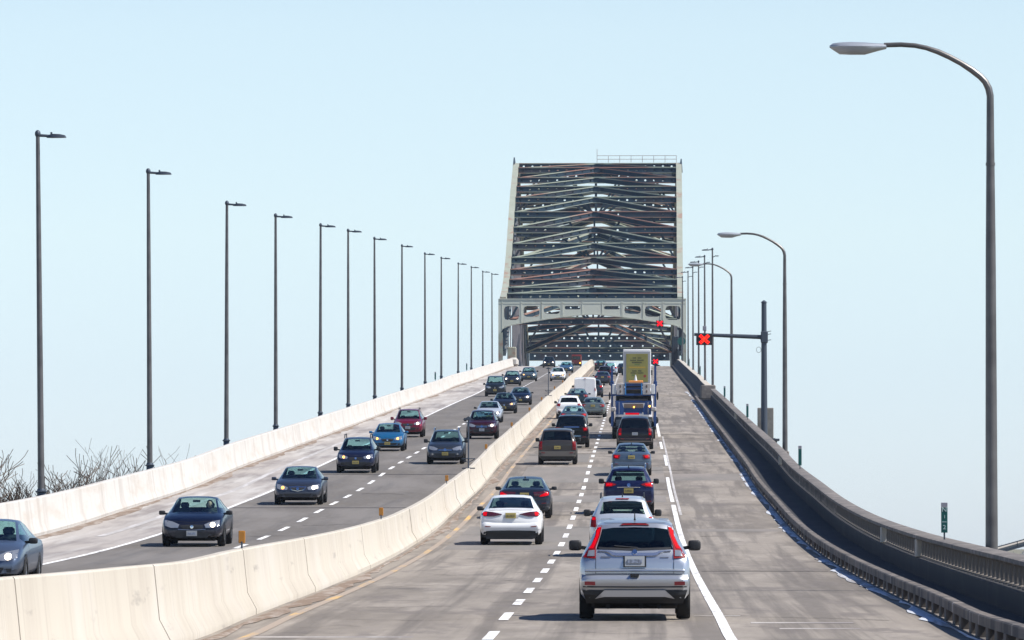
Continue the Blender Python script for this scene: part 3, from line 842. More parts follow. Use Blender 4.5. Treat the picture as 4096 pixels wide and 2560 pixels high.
# ------------------------------------------------------------------ small signs, markers
def text(s, size, parent, loc, m, rot=(PI/2, 0, 0), sx=1.0):
    cu = bpy.data.curves.new('lettering', 'FONT'); cu.body = s; cu.size = size; cu.extrude = .004
    cu.align_x = 'CENTER'; cu.align_y = 'CENTER'; cu.materials.append(m)
    o0 = bpy.data.objects.new('lettering', cu); C.objects.link(o0); bpy.context.view_layer.update()
    me = bpy.data.meshes.new_from_object(o0); bpy.data.objects.remove(o0)
    o = bpy.data.objects.new('lettering', me); C.objects.link(o); o.parent = parent; o.location = loc; o.rotation_euler = rot
    o.scale = (sx, 1, 1)
    return o
def mile_sign(x, y, zb_, h, lab, letters=False):
    root = empty('marker_sign', (x, y, zb_)); tag(root, lab, 'marker sign', 'green marker signs on the parapet' if x > 0 else 'marker signs behind the left wall')
    b = MB(); b.bar((0, .02, -.1), (0, .02, .3), .035, .035); b.build('post', M_steeld, root, smooth=False)
    b = MB(); b.bbox((0, 0, .15+h*.42), (.14, .02, h*.84), .004); p = b.build('panel', M_green, root)
    b = MB(); b.bbox((0, -.003, .15+h*.92), (.142, .024, h*.15), .004); b.build('cap_panel', M_greycap, root)
    if letters:
        z0 = .15
        text('N', .145, p, (0, -.014, z0+.50*h/.66), M_signtext)
        text('1', .10, p, (.005, -.014, z0+.345*h/.66), M_signtext)
        b = MB(); b.box((0, -.013, z0+.235*h/.66), (.10, .006, .012)); b.build('sign_rule', M_signtext, p, smooth=False)
        text('2', .13, p, (.0, -.014, z0+.115*h/.66), M_signtext, sx=1.1)
    return root
mile_sign(6.74, 124.6, zr(124.6)+.99, .66, 'green marker sign reading N 1 2, on the parapet near the right edge', True)
for (yv, lab) in ((236, 'narrow green marker sign between the second curved lamp post and the N 1 2 sign'), (347, 'narrow green marker sign just left of the lane signal mast base'),
                  (436, 'narrow green marker sign near the foot of the small curved lamp post')):
    mile_sign(6.80, yv, zr(yv)+.99, .82, lab)
for (yv, lab) in ((602, 'little green marker sign on the far right parapet, nearest of three'), (726, 'little green marker sign on the far right parapet, middle of three'), (842, 'little green marker sign on the far right parapet beside the arch')):
    mile_sign(6.80, yv, zr(yv)+1.0, .95, lab)
for (yv, lab) in ((548, 'small dark marker sign behind the white wall between the ninth and tenth lamp posts'), (650, 'small dark marker sign behind the white wall after the eleventh lamp post')):
    mile_sign(-19.33, yv, zr(yv)+1.2, .75, lab)
e = empty('round_marker', (6.9, 858, zr(858)+1.0)); tag(e, 'teal round panel on a post beside the right leg of the arch', 'marker sign')
b = MB(); b.tube([(0, 0, 0), (0, 0, 2.4)], .06, 6); b.build('post', M_steeld, e)
b = MB(); b.lathe([(-.03, 0.001), (-.03, .62), (.03, .62), (.03, .001)], n=16, axis='z'); p = b.build('panel', M_green, e); p.rotation_euler = (PI/2, 0, 0); p.location = (0, -.05, 2.9)

RY = [(100.3, 'largest amber reflector on the median barrier'), (155.2, 'second amber reflector along the median barrier, left of the white sedan'), (209.0, 'third amber reflector along the median barrier'),
      (264.0, 'fourth amber reflector along the median barrier'), (318.5, 'fifth amber reflector along the median barrier'), (372.0, 'sixth amber reflector along the median barrier'),
      (420.0, 'seventh amber reflector along the median barrier'), (487.0, 'eighth amber reflector along the median barrier'), (541.0, 'ninth amber reflector along the median barrier'), (596.0, 'farthest amber reflector along the median barrier')]
for yv, lab in RY:
    h0 = zr(yv)+hmed(yv)
    r_ = empty('reflector_post', (MED, yv, h0)); tag(r_, lab, 'reflector', 'amber reflectors on the median barrier')
    b = MB(); b.bar((0, 0, -.04), (0, 0, .12), .045, .03); b.build('stem', M_steeld, r_, smooth=False)
    b = MB(); b.bbox((0, 0, .20), (.12, .03, .22), .01); b.build('reflector', M_amber, r_)
for (yv, hh, lab) in ((235.5, 2.1, 'thin dark gable-capped post on the median, right of the grey oncoming SUV'), (451.0, 2.2, 'far thin dark gable-capped post on the median, amid the far traffic')):
    h0 = zr(yv)+hmed(yv)-.02
    r_ = empty('median_post', (MED+.02, yv, h0)); tag(r_, lab, 'post', 'thin capped posts on the median')
    b = MB(); b.tube([(0, 0, .02), (0, 0, hh)], .032, 8); b.build('stem', M_steeld, r_)
    b = MB(); b.bbox((0, 0, .02), (.55, .2, .05), .01); b.build('base_plate', M_steeld, r_)
    b = MB(); b.bbox((0, 0, .42), (.56, .10, .035), .01); b.bar((-.26, 0, .4), (0, 0, .25), .025, .025); b.bar((.26, 0, .4), (0, 0, .25), .025, .025); b.build('cross_bracket', M_steeld, r_)
    b = MB(); b.add([(-.24, -.08, hh-.08), (.24, -.08, hh-.08), (0, -.08, hh+.07), (-.24, .08, hh-.08), (.24, .08, hh-.08), (0, .08, hh+.07)],
                    [(0, 1, 2), (5, 4, 3), (0, 2, 5, 3), (1, 4, 5, 2), (0, 3, 4, 1)]); b.build('gabled_cap', M_steeld, r_, smooth=False)

# ------------------------------------------------------------------ vehicles
# station rows: y, zb (underside), zs (shoulder), zt (top), w (half width), wt (half width at the top edge), g (glass inset), tag
TEMPL = {
 'sedan': (4.6, 1.80, 1.46, [
  (-2.30, .34, .78, .92, .79, .66, .90, ''), (-2.24, .29, .90, 1.02, .86, .71, .90, ''), (-2.12, .285, .96, 1.075, .895, .73, .90, ''),
  (-1.78, .28, .975, 1.10, .90, .74, .90, 'rg0'), (-1.35, .28, .975, 1.28, .90, .665, .90, 'rg'), (-.98, .28, .97, 1.40, .90, .615, .90, 'rg1'),
  (-.60, .28, .96, 1.445, .90, .605, .9, ''), (-.1, .28, .95, 1.46, .90, .60, .9, 'bp'), (.28, .28, .94, 1.42, .90, .60, .90, 'wg0'),
  (.72, .28, .93, 1.22, .90, .67, .90, 'wg'), (1.14, .28, .92, 1.01, .89, .735, .90, 'wg1'), (1.5, .28, .885, .965, .885, .72, .9, ''), (1.85, .28, .82, .90, .875, .68, .9, ''),
  (2.12, .285, .72, .81, .84, .62, .9, ''), (2.24, .29, .62, .71, .78, .56, .9, ''), (2.30, .31, .52, .62, .70, .50, .9, '')]),
 'suv': (4.5, 1.84, 1.66, [
  (-2.25, .36, .86, 1.00, .83, .72, .83, ''), (-2.19, .34, .98, 1.12, .89, .755, .83, ''),
  (-2.13, .33, 1.05, 1.19, .91, .76, .84, 'rg0'), (-1.98, .33, 1.06, 1.38, .915, .695, .84, 'rg'), (-1.86, .33, 1.06, 1.53, .915, .645, .84, 'rg1'),
  (-1.80, .33, 1.06, 1.60, .918, .63, .84, ''), (-1.45, .33, 1.05, 1.64, .92, .625, .88, ''), (-.5, .33, 1.03, 1.66, .92, .63, .9, ''), (-.1, .33, 1.01, 1.655, .92, .635, .9, 'bp'),
  (.38, .33, 1.00, 1.60, .92, .63, .90, 'wg0'), (.82, .33, .99, 1.36, .91, .69, .90, 'wg'), (1.2, .33, .97, 1.10, .905, .755, .90, 'wg1'),
  (1.6, .33, .94, 1.05, .90, .75, .9, ''), (1.95, .33, .87, .98, .885, .71, .9, ''), (2.14, .33, .76, .87, .85, .66, .9, ''), (2.22, .34, .65, .76, .79, .60, .9, ''), (2.25, .33, .54, .65, .72, .54, .9, '')]),
 'van': (5.1, 2.0, 1.8, [
  (-2.55, .36, .88, 1.02, .92, .82, .87, ''), (-2.50, .27, 1.02, 1.13, .97, .84, .87, ''), (-2.46, .33, 1.05, 1.18, .985, .845, .87, 'rg0'),
  (-2.38, .33, 1.05, 1.42, .99, .79, .87, 'rg'), (-2.30, .33, 1.05, 1.63, .99, .745, .87, 'rg1'), (-2.22, .33, 1.05, 1.72, .995, .73, .87, ''),
  (-1.8, .33, 1.05, 1.78, 1.0, .72, .9, ''), (-.2, .33, 1.04, 1.80, 1.0, .72, .9, ''), (.2, .33, 1.04, 1.79, 1.0, .72, .9, 'bp'), (.75, .33, 1.03, 1.70, 1.0, .70, .9, 'wg0'),
  (1.25, .33, 1.0, 1.40, .99, .74, .9, 'wg'), (1.75, .33, .98, 1.13, .97, .80, .9, 'wg1'), (2.1, .33, .93, 1.03, .95, .77, .9, ''), (2.4, .33, .80, .90, .90, .70, .9, ''),
  (2.5, .28, .66, .76, .83, .62, .9, ''), (2.55, .32, .54, .64, .74, .55, .9, '')]),
 'boxvan': (5.6, 2.0, 2.15, [
  (-2.8, .36, 1.0, 2.06, .93, .86, .8, ''), (-2.74, .3, 1.1, 2.12, .98, .9, .8, 'rg0'), (-2.2, .28, 1.1, 2.15, 1.0, .9, .8, 'rg1'), (-.2, .28, 1.1, 2.15, 1.0, .9, .85, ''), (.6, .28, 1.1, 2.12, 1.0, .88, .88, 'bp'),
  (1.15, .28, 1.1, 2.02, 1.0, .84, .88, 'wg0'), (1.6, .28, 1.1, 1.6, .99, .86, .88, 'wg'), (1.95, .28, 1.08, 1.25, .97, .84, .88, 'wg1'),
  (2.4, .28, .95, 1.1, .95, .8, .9, ''), (2.7, .28, .8, .92, .9, .72, .9, ''), (2.8, .32, .62, .75, .8, .62, .9, '')]),
}
TEMPL['square'] = (4.7, 1.88, 1.74, [
  (-2.35, .38, .98, 1.10, .88, .80, .87, ''), (-2.31, .30, 1.04, 1.17, .925, .81, .87, ''), (-2.28, .36, 1.06, 1.20, .935, .805, .88, 'rg0'), (-2.20, .36, 1.06, 1.45, .94, .76, .88, 'rg'),
  (-2.12, .36, 1.06, 1.63, .94, .72, .88, 'rg1'), (-2.05, .36, 1.06, 1.69, .94, .71, .88, ''), (-1.6, .36, 1.05, 1.73, .94, .70, .9, ''), (-.1, .36, 1.04, 1.74, .94, .70, .9, 'bp'),
  (.45, .36, 1.03, 1.68, .94, .69, .9, 'wg0'), (.8, .36, 1.02, 1.42, .93, .735, .9, 'wg'), (1.15, .36, 1.01, 1.17, .93, .79, .9, 'wg1'), (1.7, .36, .99, 1.12, .925, .79, .9, ''),
  (2.1, .36, .95, 1.07, .91, .77, .9, ''), (2.28, .30, .84, .98, .88, .73, .9, ''), (2.35, .34, .68, .84, .83, .68, .9, '')])

class Car:
    def __init__(s, name, kind, pcol, gf='glass_clear', gr='glass_mid', gs='glass_mid', W=None, H=None, L=None, metal=.35, detail=True, rough=.32):
        L0, W0, H0, rows = TEMPL[kind]
        s.kind = kind
        s.sx = (W or W0)/W0; s.sz = (H or H0)/H0; s.sy = (L or L0)/L0
        s.L = L0*s.sy; s.W = W0*s.sx; s.H = H0*s.sz
        s.rows0 = rows
        s.P = paint(pcol[0], pcol[1], metal, rough)
        s.root = empty(name)
        R_ = []
        for k in range(len(rows)-1):
            a, b = rows[k], rows[k+1]
            n = 2 if detail else 1
            if b[0]-a[0] < .15: n = 1
            for q in range(n):
                t = q/n
                R_.append(tuple(a[i]+(b[i]-a[i])*t for i in range(7))+((a[7] if q == 0 else ('~'+a[7])),))
        R_.append(rows[-1])
        s.R = R_
        verts = []; NH = 16
        for (y, zb_, zs, zt_, w_, wt, g_, tg) in R_:
            e = max(.02, zt_-zs); ze = zt_-min(.085, e*.42)
            zl = zs+.03*e/.4 if e > .3 else zs+.01
            hp = [(0, zb_), (.6*w_, zb_), (.90*w_, zb_+.015), (.975*w_, zb_+.10), (.995*w_, zb_+.35*(zs-zb_)), (w_, zb_+.62*(zs-zb_)), (.988*w_, zb_+.86*(zs-zb_)), (.955*w_, zs)]
            xl = .935*w_ if e > .3 else .955*w_-.01
            if xl < wt: xl = wt+.005
            for q in range(5):
                t = q/4; hp.append((xl+(wt-xl)*t, zl+(ze-zl)*t))
            hp += [(wt*g_, zt_-min(.035, e*.2)), (wt*.55, zt_-min(.008, e*.05)), (0, zt_)]
            hp = [(x*s.sx, z*s.sz) for x, z in hp]
            ring = [(x, y*s.sy, z) for x, z in hp]+[(-x, y*s.sy, z) for x, z in hp[-2:0:-1]]
            verts.append(ring)
        n = len(verts[0]); V = [p for r in verts for p in r]
        def col(i):  # column index on the half section
            return i if i < 15 else 29-i
        body = []; g = {'f': [], 'r': [], 's': []}
        def region(k):
            t = R_[k][7].lstrip('~')
            return t
        st = [r[7] for r in R_]
        iw0 = st.index('wg0'); iw1 = st.index('wg1'); ir0 = st.index('rg0'); ir1 = st.index('rg1'); ibp = st.index('bp')
        for k in range(len(R_)-1):
            for i in range(n):
                j = (i+1) % n; c = col(i)
                q = (k*n+i, k*n+j, (k+1)*n+j, (k+1)*n+i)
                if iw0 <= k < iw1 and c in (13, 14): g['f'].append(q)
                elif ir0 <= k < ir1 and c in (13, 14) and s.kind != 'boxvan': g['r'].append(q)
                elif c in (8, 9, 10, 11) and ir1 < k < iw1-1 and k != ibp and s.kind != 'boxvan': g['s'].append(q)
                else: body.append(q)
        def cap(k, rev):
            o = k*n
            for i in range(15):
                a, b = i, i+1
                l0 = (n-a) % n; l1 = (n-b) % n
                q = [o+a, o+b, o+l1, o+l0]; q = [v for m_, v in enumerate(q) if v not in q[:m_]]
                if len(q) > 2: body.append(tuple(q))
        cap(0, 0); cap(len(R_)-1, 1)
        mb = MB(); mb.add(V, body); s.body = mb.build('body', s.P, s.root, ang=32)
        for key, nm, mt in (('f', 'windshield', gf), ('r', 'rear_window', gr), ('s', 'side_windows', gs)):
            if not g[key]: continue
            m2 = MB(); used = sorted({v for q in g[key] for v in q}); mp_ = {v: i for i, v in enumerate(used)}
            m2.add([V[v] for v in used], [tuple(mp_[v] for v in q) for q in g[key]])
            if key == 's':
                for sg in (-1, 1):
                    fl = [q for q in g[key] if V[q[0]][0]*sg > 0]
                    m3 = MB(); used = sorted({v for q in fl for v in q}); mp_ = {v: i for i, v in enumerate(used)}
                    m3.add([V[v] for v in used], [tuple(mp_[v] for v in q) for q in fl]); m3.build('side_window', mt, s.root)
            else: m2.build(nm, mt, s.root)
        allf = body+g['f']+g['r']+g['s']
        s.bvh = BVHTree.FromPolygons([Vector(v) for v in V], allf)
    # decals: real thin parts laid on the body, A and B are the two long edges as (x, z)
    def dec(s, name, A, B, m, end='r', th=.012, nu=8, nv=3, mirror=False, parent=None, lift=0.0):
        outs = []
        for sg in ((1, -1) if mirror else (1,)):
            b = MB()
            def rs(P):
                Ls = [0]
                for i in range(len(P)-1): Ls.append(Ls[-1]+math.hypot(P[i+1][0]-P[i][0], P[i+1][1]-P[i][1]))
                o = []
                for k in range(nu+1):
                    t = Ls[-1]*k/nu; i = 0
                    while i < len(P)-2 and Ls[i+1] < t: i += 1
                    f = (t-Ls[i])/max(1e-9, Ls[i+1]-Ls[i]); o.append((P[i][0]+(P[i+1][0]-P[i][0])*f, P[i][1]+(P[i+1][1]-P[i][1])*f))
                return o
            a, c = rs(A), rs(B); grid = []; last = None
            d = Vector((0, 1, 0)) if end == 'r' else Vector((0, -1, 0))
            for v in range(nv+1):
                row = []
                for u in range(nu+1):
                    x = (a[u][0]+(c[u][0]-a[u][0])*v/nv)*s.sx*sg; z = (a[u][1]+(c[u][1]-a[u][1])*v/nv)*s.sz
                    org = Vector((x, -5 if end == 'r' else 5, z))
                    h = s.bvh.ray_cast(org, d)
                    yv = h[0].y if h[0] else None
                    row.append([x, yv, z])
                grid.append(row)
            ysv = [p[1] for r in grid for p in r if p[1] is not None]
            if not ysv: continue
            fb = max(ysv) if end == 'r' else min(ysv)
            for r in grid:
                for p in r:
                    if p[1] is None: p[1] = fb
            sgn = -1 if end == 'r' else 1
            tl = th if isinstance(th, (list, tuple)) else [th]*(nv+1)
            top = [(p[0], p[1]+sgn*(tl[min(vi, len(tl)-1)]+lift), p[2]) for vi, r in enumerate(grid) for p in r]
            bot = [(p[0], p[1]-sgn*.02, p[2]) for r in grid for p in r]
            W_ = nu+1; n_ = len(top); vs = top+bot; fs = []
            for v in range(nv):
                for u in range(nu):
                    q = (v*W_+u, v*W_+u+1, (v+1)*W_+u+1, (v+1)*W_+u); fs.append(q)
            per = [u for u in range(W_)]+[v*W_+nu for v in range(1, nv+1)]+[nv*W_+u for u in range(nu-1, -1, -1)]+[v*W_ for v in range(nv-1, 0, -1)]
            for k in range(len(per)):
                p, q = per[k], per[(k+1) % len(per)]; fs.append((p, q, q+n_, p+n_))
            b.add(vs, fs); outs.append(b.build(name, m, parent or s.root, ang=30))
        return outs
    def disc(s, name, x, z, r, m, end='r', th=.02, parent=None, mirror=False, rz=None):
        rz = rz or r
        A = [(x-r*math.cos(PI*k/8), z+rz*math.sin(PI*k/8)) for k in range(9)]
        B = [(x-r*math.cos(PI*k/8), z-rz*math.sin(PI*k/8)) for k in range(9)]
        return s.dec(name, A, B, m, end, th, 8, 2, mirror, parent)
    def wheels(s, r=.335, tw=.22, yf=None, yr=None, dark=False):
        yf = yf if yf is not None else s.L*.5-.92; yr = yr if yr is not None else -s.L*.5+.98
        x = s.W/2-tw/2+.004
        first = None
        for (wx, wy) in ((x, yr), (-x, yr), (x, yf), (-x, yf)):
            sg = 1 if wx > 0 else -1
            b = MB(); b.lathe([(-tw/2, r*.62), (-tw/2, r*.93), (-tw/2+.02, r*.985), (-tw/2+.05, r), (tw/2-.05, r), (tw/2-.02, r*.985), (tw/2, r*.93), (tw/2, r*.62)], n=22)
            t = b.build('wheel', M_tyre, s.root); t.location = (wx, wy, r)
            b = MB(); xo = sg*(tw/2-.015)
            b.lathe([(xo, r*.62), (xo, r*.56), (xo-sg*.03, r*.54)], n=22)
            for k in range(7):
                a = 2*PI*k/7; b.bar((xo-sg*.01, 0, 0), (xo-sg*.01, math.cos(a)*r*.58, math.sin(a)*r*.58), .06, .02, up=(1, 0, 0))
            b.lathe([(xo+sg*.005, .001), (xo+sg*.005, .05)], n=10)
            b.lathe([(xo-sg*.04, .001), (xo-sg*.04, r*.6)], n=16)
            b.build('rim', M_rim if not dark else M_black, t)
            # arch lip
            b = MB(); xs = sg*(s.W/2)-wx
            rr = [(r*1.05, r*1.17)]
            vs = []; K = 14
            for k in range(K+1):
                a = PI*(-.06)+PI*1.12*k/K
                for q in (r*1.03, r*1.15): vs.append((xs+sg*.001, math.cos(a)*q, max(-r*.6, math.sin(a)*q)))
            b.add(vs, [(2*k, 2*k+1, 2*k+3, 2*k+2) for k in range(K)]); b.build('arch_lip', M_black, t, smooth=False)
    def mirrors(s, z, m, w_=.20, h=.16, y=.78, x=None):
        x = x if x else s.W/2*.93
        for sg in (-1, 1):
            b = MB(); b.sell((sg*(x+.05+w_/2), y*s.sy, z), (w_/2, .08, h/2))
            b.bar((sg*(x-.08), y*s.sy, z-h*.3), (sg*(x+.12), y*s.sy, z-h*.15), .06, .06); b.build('side_mirror', m, s.root)
    def cabin(s, drv=True, rear=True):
        zf = .45; H = s.sz
        b = MB()
        for sg in (-1, 1):
            b.bbox((sg*.38, .05, .80*H), (.50, .20, .62), .06); b.bbox((sg*.38, .03, 1.19*H), (.26, .12, .18), .05); b.bbox((sg*.38, .3, .5), (.5, .5, .16), .05)
        if rear:
            b.bbox((0, -.95*s.sy, .72*H), (1.30, .2, .50), .06)
            for sg in (-1, 1): b.bbox((sg*.38, -1.0*s.sy, 1.02*H), (.24, .1, .13), .04)
        b.build('seats', M_seat, s.root)
        b = MB(); b.bbox((0, .98*s.sy, .80*H), (1.45, .5, .22), .06); b.tube([(-.38+.17*math.cos(t*.45), .72+.05*math.sin(t*.45), .90*H+.17*math.sin(t*.45)) for t in range(15)], .015, 5)
        b.bbox((0, .42*s.sy, s.H*.905), (.22, .03, .07), .01)
        b.build('dashboard', M_black, s.root)
    def under(s, z0=.17, z1=.34, inset=.22):
        b = MB(); b.bbox((0, 0, (z0+z1)/2), (s.W-2*inset, s.L*.86, z1-z0), .05)
        for xx in (-.45, .1, .4): b.tube([(xx, -s.L*.47, z0+.04), (xx, -s.L*.3, z0+.03)], .04, 8)
        b.build('underbody', M_under, s.root)
    def plate(s, x, z, col, end, w_=.31, h=.155, th=.03):
        p = s.dec('license_plate', [(x-w_/2/s.sx, z+h/2), (x+w_/2/s.sx, z+h/2)], [(x-w_/2/s.sx, z-h/2), (x+w_/2/s.sx, z-h/2)], col, end, th, 2, 1)
        if p:
            s.dec('plate_marks', [(x-w_*.36, z+h*.18), (x+w_*.36, z+h*.18)], [(x-w_*.36, z-h*.2), (x+w_*.36, z-h*.2)], mat('plate_marks_'+('y' if col is M_platey else 'w'), (.20, .17, .07) if col is M_platey else (.20, .23, .30), .6, var=.5, scale=22), end, th+.004, 6, 1, parent=p[0])
    def rails(s, m, x=None, h=.05):
        x = x or s.W*.5*.66
        for sg in (-1, 1):
            b = MB(); b.tube([(sg*x, -1.5*s.sy, s.H-.06), (sg*x, -1.35*s.sy, s.H+h), (sg*x, .1, s.H+h+.01), (sg*x, .3, s.H-.04)], .022, 6); b.build('roof_rail', m, s.root)
    def antenna(s, y=-1.5, h=.18, x=0):
        b = MB(); zt_ = s.H-.05
        b.tube([(x, y*s.sy, zt_), (x, y*s.sy-.02, zt_+.06), (x, y*s.sy-.10, zt_+.04+h)], [.03, .012, .006], 6); b.build('antenna', M_black, s.root)
    def place(s, x, y, back=False, label='', cat='car', group=None, yaw=0.0):
        s.root.location = (x, y, zr(y)+.006)
        a = grade(y)
        m = Matrix.Rotation(a, 4, 'X')
        if back: m = m @ Matrix.Rotation(PI, 4, 'Z')
        m = m @ Matrix.Rotation(yaw, 4, 'Z')
        s.root.rotation_euler = m.to_euler()
        tag(s.root, label, cat, group)
        return s

GO = 'cars driving away in the right roadway'; ON = 'oncoming cars in the left roadway'
# ---- generic dressings ----
def rear_sedan(c, style='plain', lit=0, plate=M_platey, lower=.34, deck=1.0):
    z = deck-.04
    if style == 'slim':
        c.dec('tail_light', [(.26, z-.055), (.55, z+.01), (.80, z+.03), (.86, z+.01)], [(.26, z-.07), (.50, z-.13), (.78, z-.13), (.85, z-.08)], mat('tail_smoke', (.07, .012, .02), .2, coat=.6), 'r', .014, 12, 3, True)
        c.dec('lamp_glow', [(.69, z+.005), (.82, z+.005)], [(.71, z-.105), (.80, z-.105)], M_redlit, 'r', .022, 4, 3, True)
    elif style == 'cshape':
        c.dec('tail_light', [(.30, z), (.60, z+.02), (.86, z+.06)], [(.34, z-.14), (.60, z-.17), (.84, z-.13)], mat('tail_smoke', (.07, .012, .02), .2, coat=.6), 'r', .014, 12, 3, True)
        c.dec('lamp_glow', [(.55, z-.11), (.72, z-.02), (.83, z+.035)], [(.52, z-.165), (.74, z-.14), (.84, z-.10)], M_redlit if lit else M_red, 'r', .022, 6, 2, True)
    else:
        c.dec('tail_light', [(.50, z+.0), (.84, z+.02)], [(.56, z-.18), (.83, z-.16)], M_red, 'r', .014, 8, 3, True)
        if lit: c.dec('lamp_glow', [(.60, z-.03), (.76, z-.02)], [(.62, z-.13), (.75, z-.12)], M_redlit, 'r', .02, 4, 2, True)
        else: c.dec('reversing_lamp', [(.52, z-.06), (.62, z-.06)], [(.54, z-.13), (.62, z-.13)], M_lens, 'r', .018, 3, 2, True)
    c.plate(0, z-.10 if style != 'low' else .62, plate, 'r')
    if style != 'slim': c.dec('rear_bumper', [(-.86, .66), (0, .64), (.86, .66)], [(-.87, .40), (0, .42), (.87, .40)], c.P, 'r', [.0, .045, .055, .03], 16, 3)
    c.dec('bumper_shadow_line', [(-.84, .655), (0, .635), (.84, .655)], [(-.84, .645), (0, .625), (.84, .645)], M_black, 'r', .004, 14, 1)
    c.dec('lower_bumper', [(-.80, lower-.02), (-.62, lower+.07), (.62, lower+.07), (.80, lower-.02)], [(-.80, .25), (-.6, .23), (.6, .23), (.80, .25)], M_black, 'r', .012, 16, 3)
    c.dec('reflector', [(.58, .565), (.76, .575)], [(.60, .54), (.74, .545)], M_darkred, 'r', .068, 4, 1, True)
def rear_suv(c, style='block', lit=0, plate=M_platey, zl=1.0):
    if style == 'block':
        c.dec('tail_light', [(.60, zl+.10), (.87, zl+.12)], [(.64, zl-.10), (.86, zl-.08)], M_red, 'r', .018, 6, 4, True)
        if lit: c.dec('lamp_glow', [(.66, zl+.05), (.80, zl+.06)], [(.68, zl-.04), (.80, zl-.03)], M_redlit, 'r', .026, 4, 2, True)
    elif style == 'tall':
        c.dec('tail_light', [(.74, zl+.18), (.90, zl+.18)], [(.74, zl-.22), (.90, zl-.22)], M_red, 'r', .02, 4, 6, True)
        c.dec('lamp_glow', [(.76, zl-.08), (.88, zl-.08)], [(.76, zl-.16), (.88, zl-.16)], M_redlit if lit else M_darkred, 'r', .026, 4, 2, True)
    c.plate(0, zl-.12, plate, 'r')
    c.dec('rear_bumper', [(-.88, .70), (0, .69), (.88, .70)], [(-.89, .43), (0, .43), (.89, .43)], c.P, 'r', [.0, .05, .06, .035], 16, 3)
    c.dec('bumper_shadow_line', [(-.86, .70), (0, .69), (.86, .70)], [(-.86, .685), (0, .675), (.86, .685)], M_black, 'r', .004, 14, 1)
    c.dec('lower_bumper', [(-.82, .42), (.82, .42)], [(-.80, .26), (.80, .26)], M_black, 'r', .02, 14, 3)
    c.dec('reflector', [(.60, .60), (.78, .61)], [(.60, .56), (.78, .57)], M_darkred, 'r', .072, 4, 1, True)
def front_sedan(c, glow=(0, 0), grille='bar', plate=M_platey, zh=.66, big=1.0, lens=None):
    """glow = (left in the picture, right in the picture) as the driver of the camera sees it"""
    lens = lens or M_lens
    c.dec('headlight', [(.36, zh-.0), (.56, zh+.08*big), (.80, zh+.12*big)], [(.40, zh-.09), (.60, zh-.10), (.79, zh-.03)], lens, 'f', .014, 10, 3, True)
    for sg, gl in ((1, glow[0]), (-1, glow[1])):
        if gl: c.disc('lamp_glow', sg*(.56 if gl == 1 else .60), zh-.005, .055 if gl == 1 else .07, M_lampwarm if gl == 1 else M_lampwhite, 'f', .022)
    if grille == 'bar':
        c.dec('grille', [(-.34, zh-.02), (0, zh-.0), (.34, zh-.02)], [(-.28, zh-.15), (0, zh-.17), (.28, zh-.15)], M_black, 'f', .012, 10, 3)
        c.disc('badge', 0, zh-.07, .05, M_chrome, 'f', .02)
    elif grille == 'shield':
        c.dec('grille_frame', [(-.33, zh+.03), (0, zh+.045), (.33, zh+.03)], [(-.25, zh-.09), (0, zh-.15), (.25, zh-.09)], M_chrome, 'f', .010, 10, 3)
        c.dec('grille', [(-.29, zh+.0), (0, zh+.015), (.29, zh+.0)], [(-.22, zh-.08), (0, zh-.13), (.22, zh-.08)], M_black, 'f', .016, 10, 3)
        c.disc('badge', 0, zh-.045, .055, M_chrome, 'f', .024)
    elif grille == 'chrome':
        c.dec('grille', [(-.36, zh+.02), (.36, zh+.02)], [(-.30, zh-.16), (.30, zh-.16)], M_black, 'f', .012, 10, 3)
        for dz in (-.04, -.09): c.dec('grille_bar', [(-.33, zh+dz), (.33, zh+dz)], [(-.33, zh+dz-.02), (.33, zh+dz-.02)], M_chrome, 'f', .02, 8, 1)
        c.disc('badge', 0, zh-.06, .07, M_chrome, 'f', .026)
    zi = zh-.24
    c.dec('lower_intake', [(-.52, zi), (.52, zi)], [(-.44, zi-.15), (.44, zi-.15)], M_black, 'f', .012, 10, 3)
    c.dec('fog_recess', [(.56, zi-.02), (.68, zi-.02)], [(.58, zi-.10), (.66, zi-.10)], M_black, 'f', .012, 4, 2, True)
    if plate: c.plate(0, zi-.02, plate, 'f', th=.04)
    # panel lines: bonnet edge and bumper line
    c.dec('bonnet_line', [(-.60, zh+.105), (0, zh+.065), (.60, zh+.105)], [(-.60, zh+.097), (0, zh+.057), (.60, zh+.097)], M_black, 'f', .004, 12, 1)
def finish(c, mz, mm=None, clear=True, rear_seat=True):
    c.wheels(.335 if c.H < 1.55 else .36); c.mirrors(mz, mm or M_black, *( (.19, .13) if c.H < 1.55 else (.20, .19))); c.cabin(rear=rear_seat); c.under()

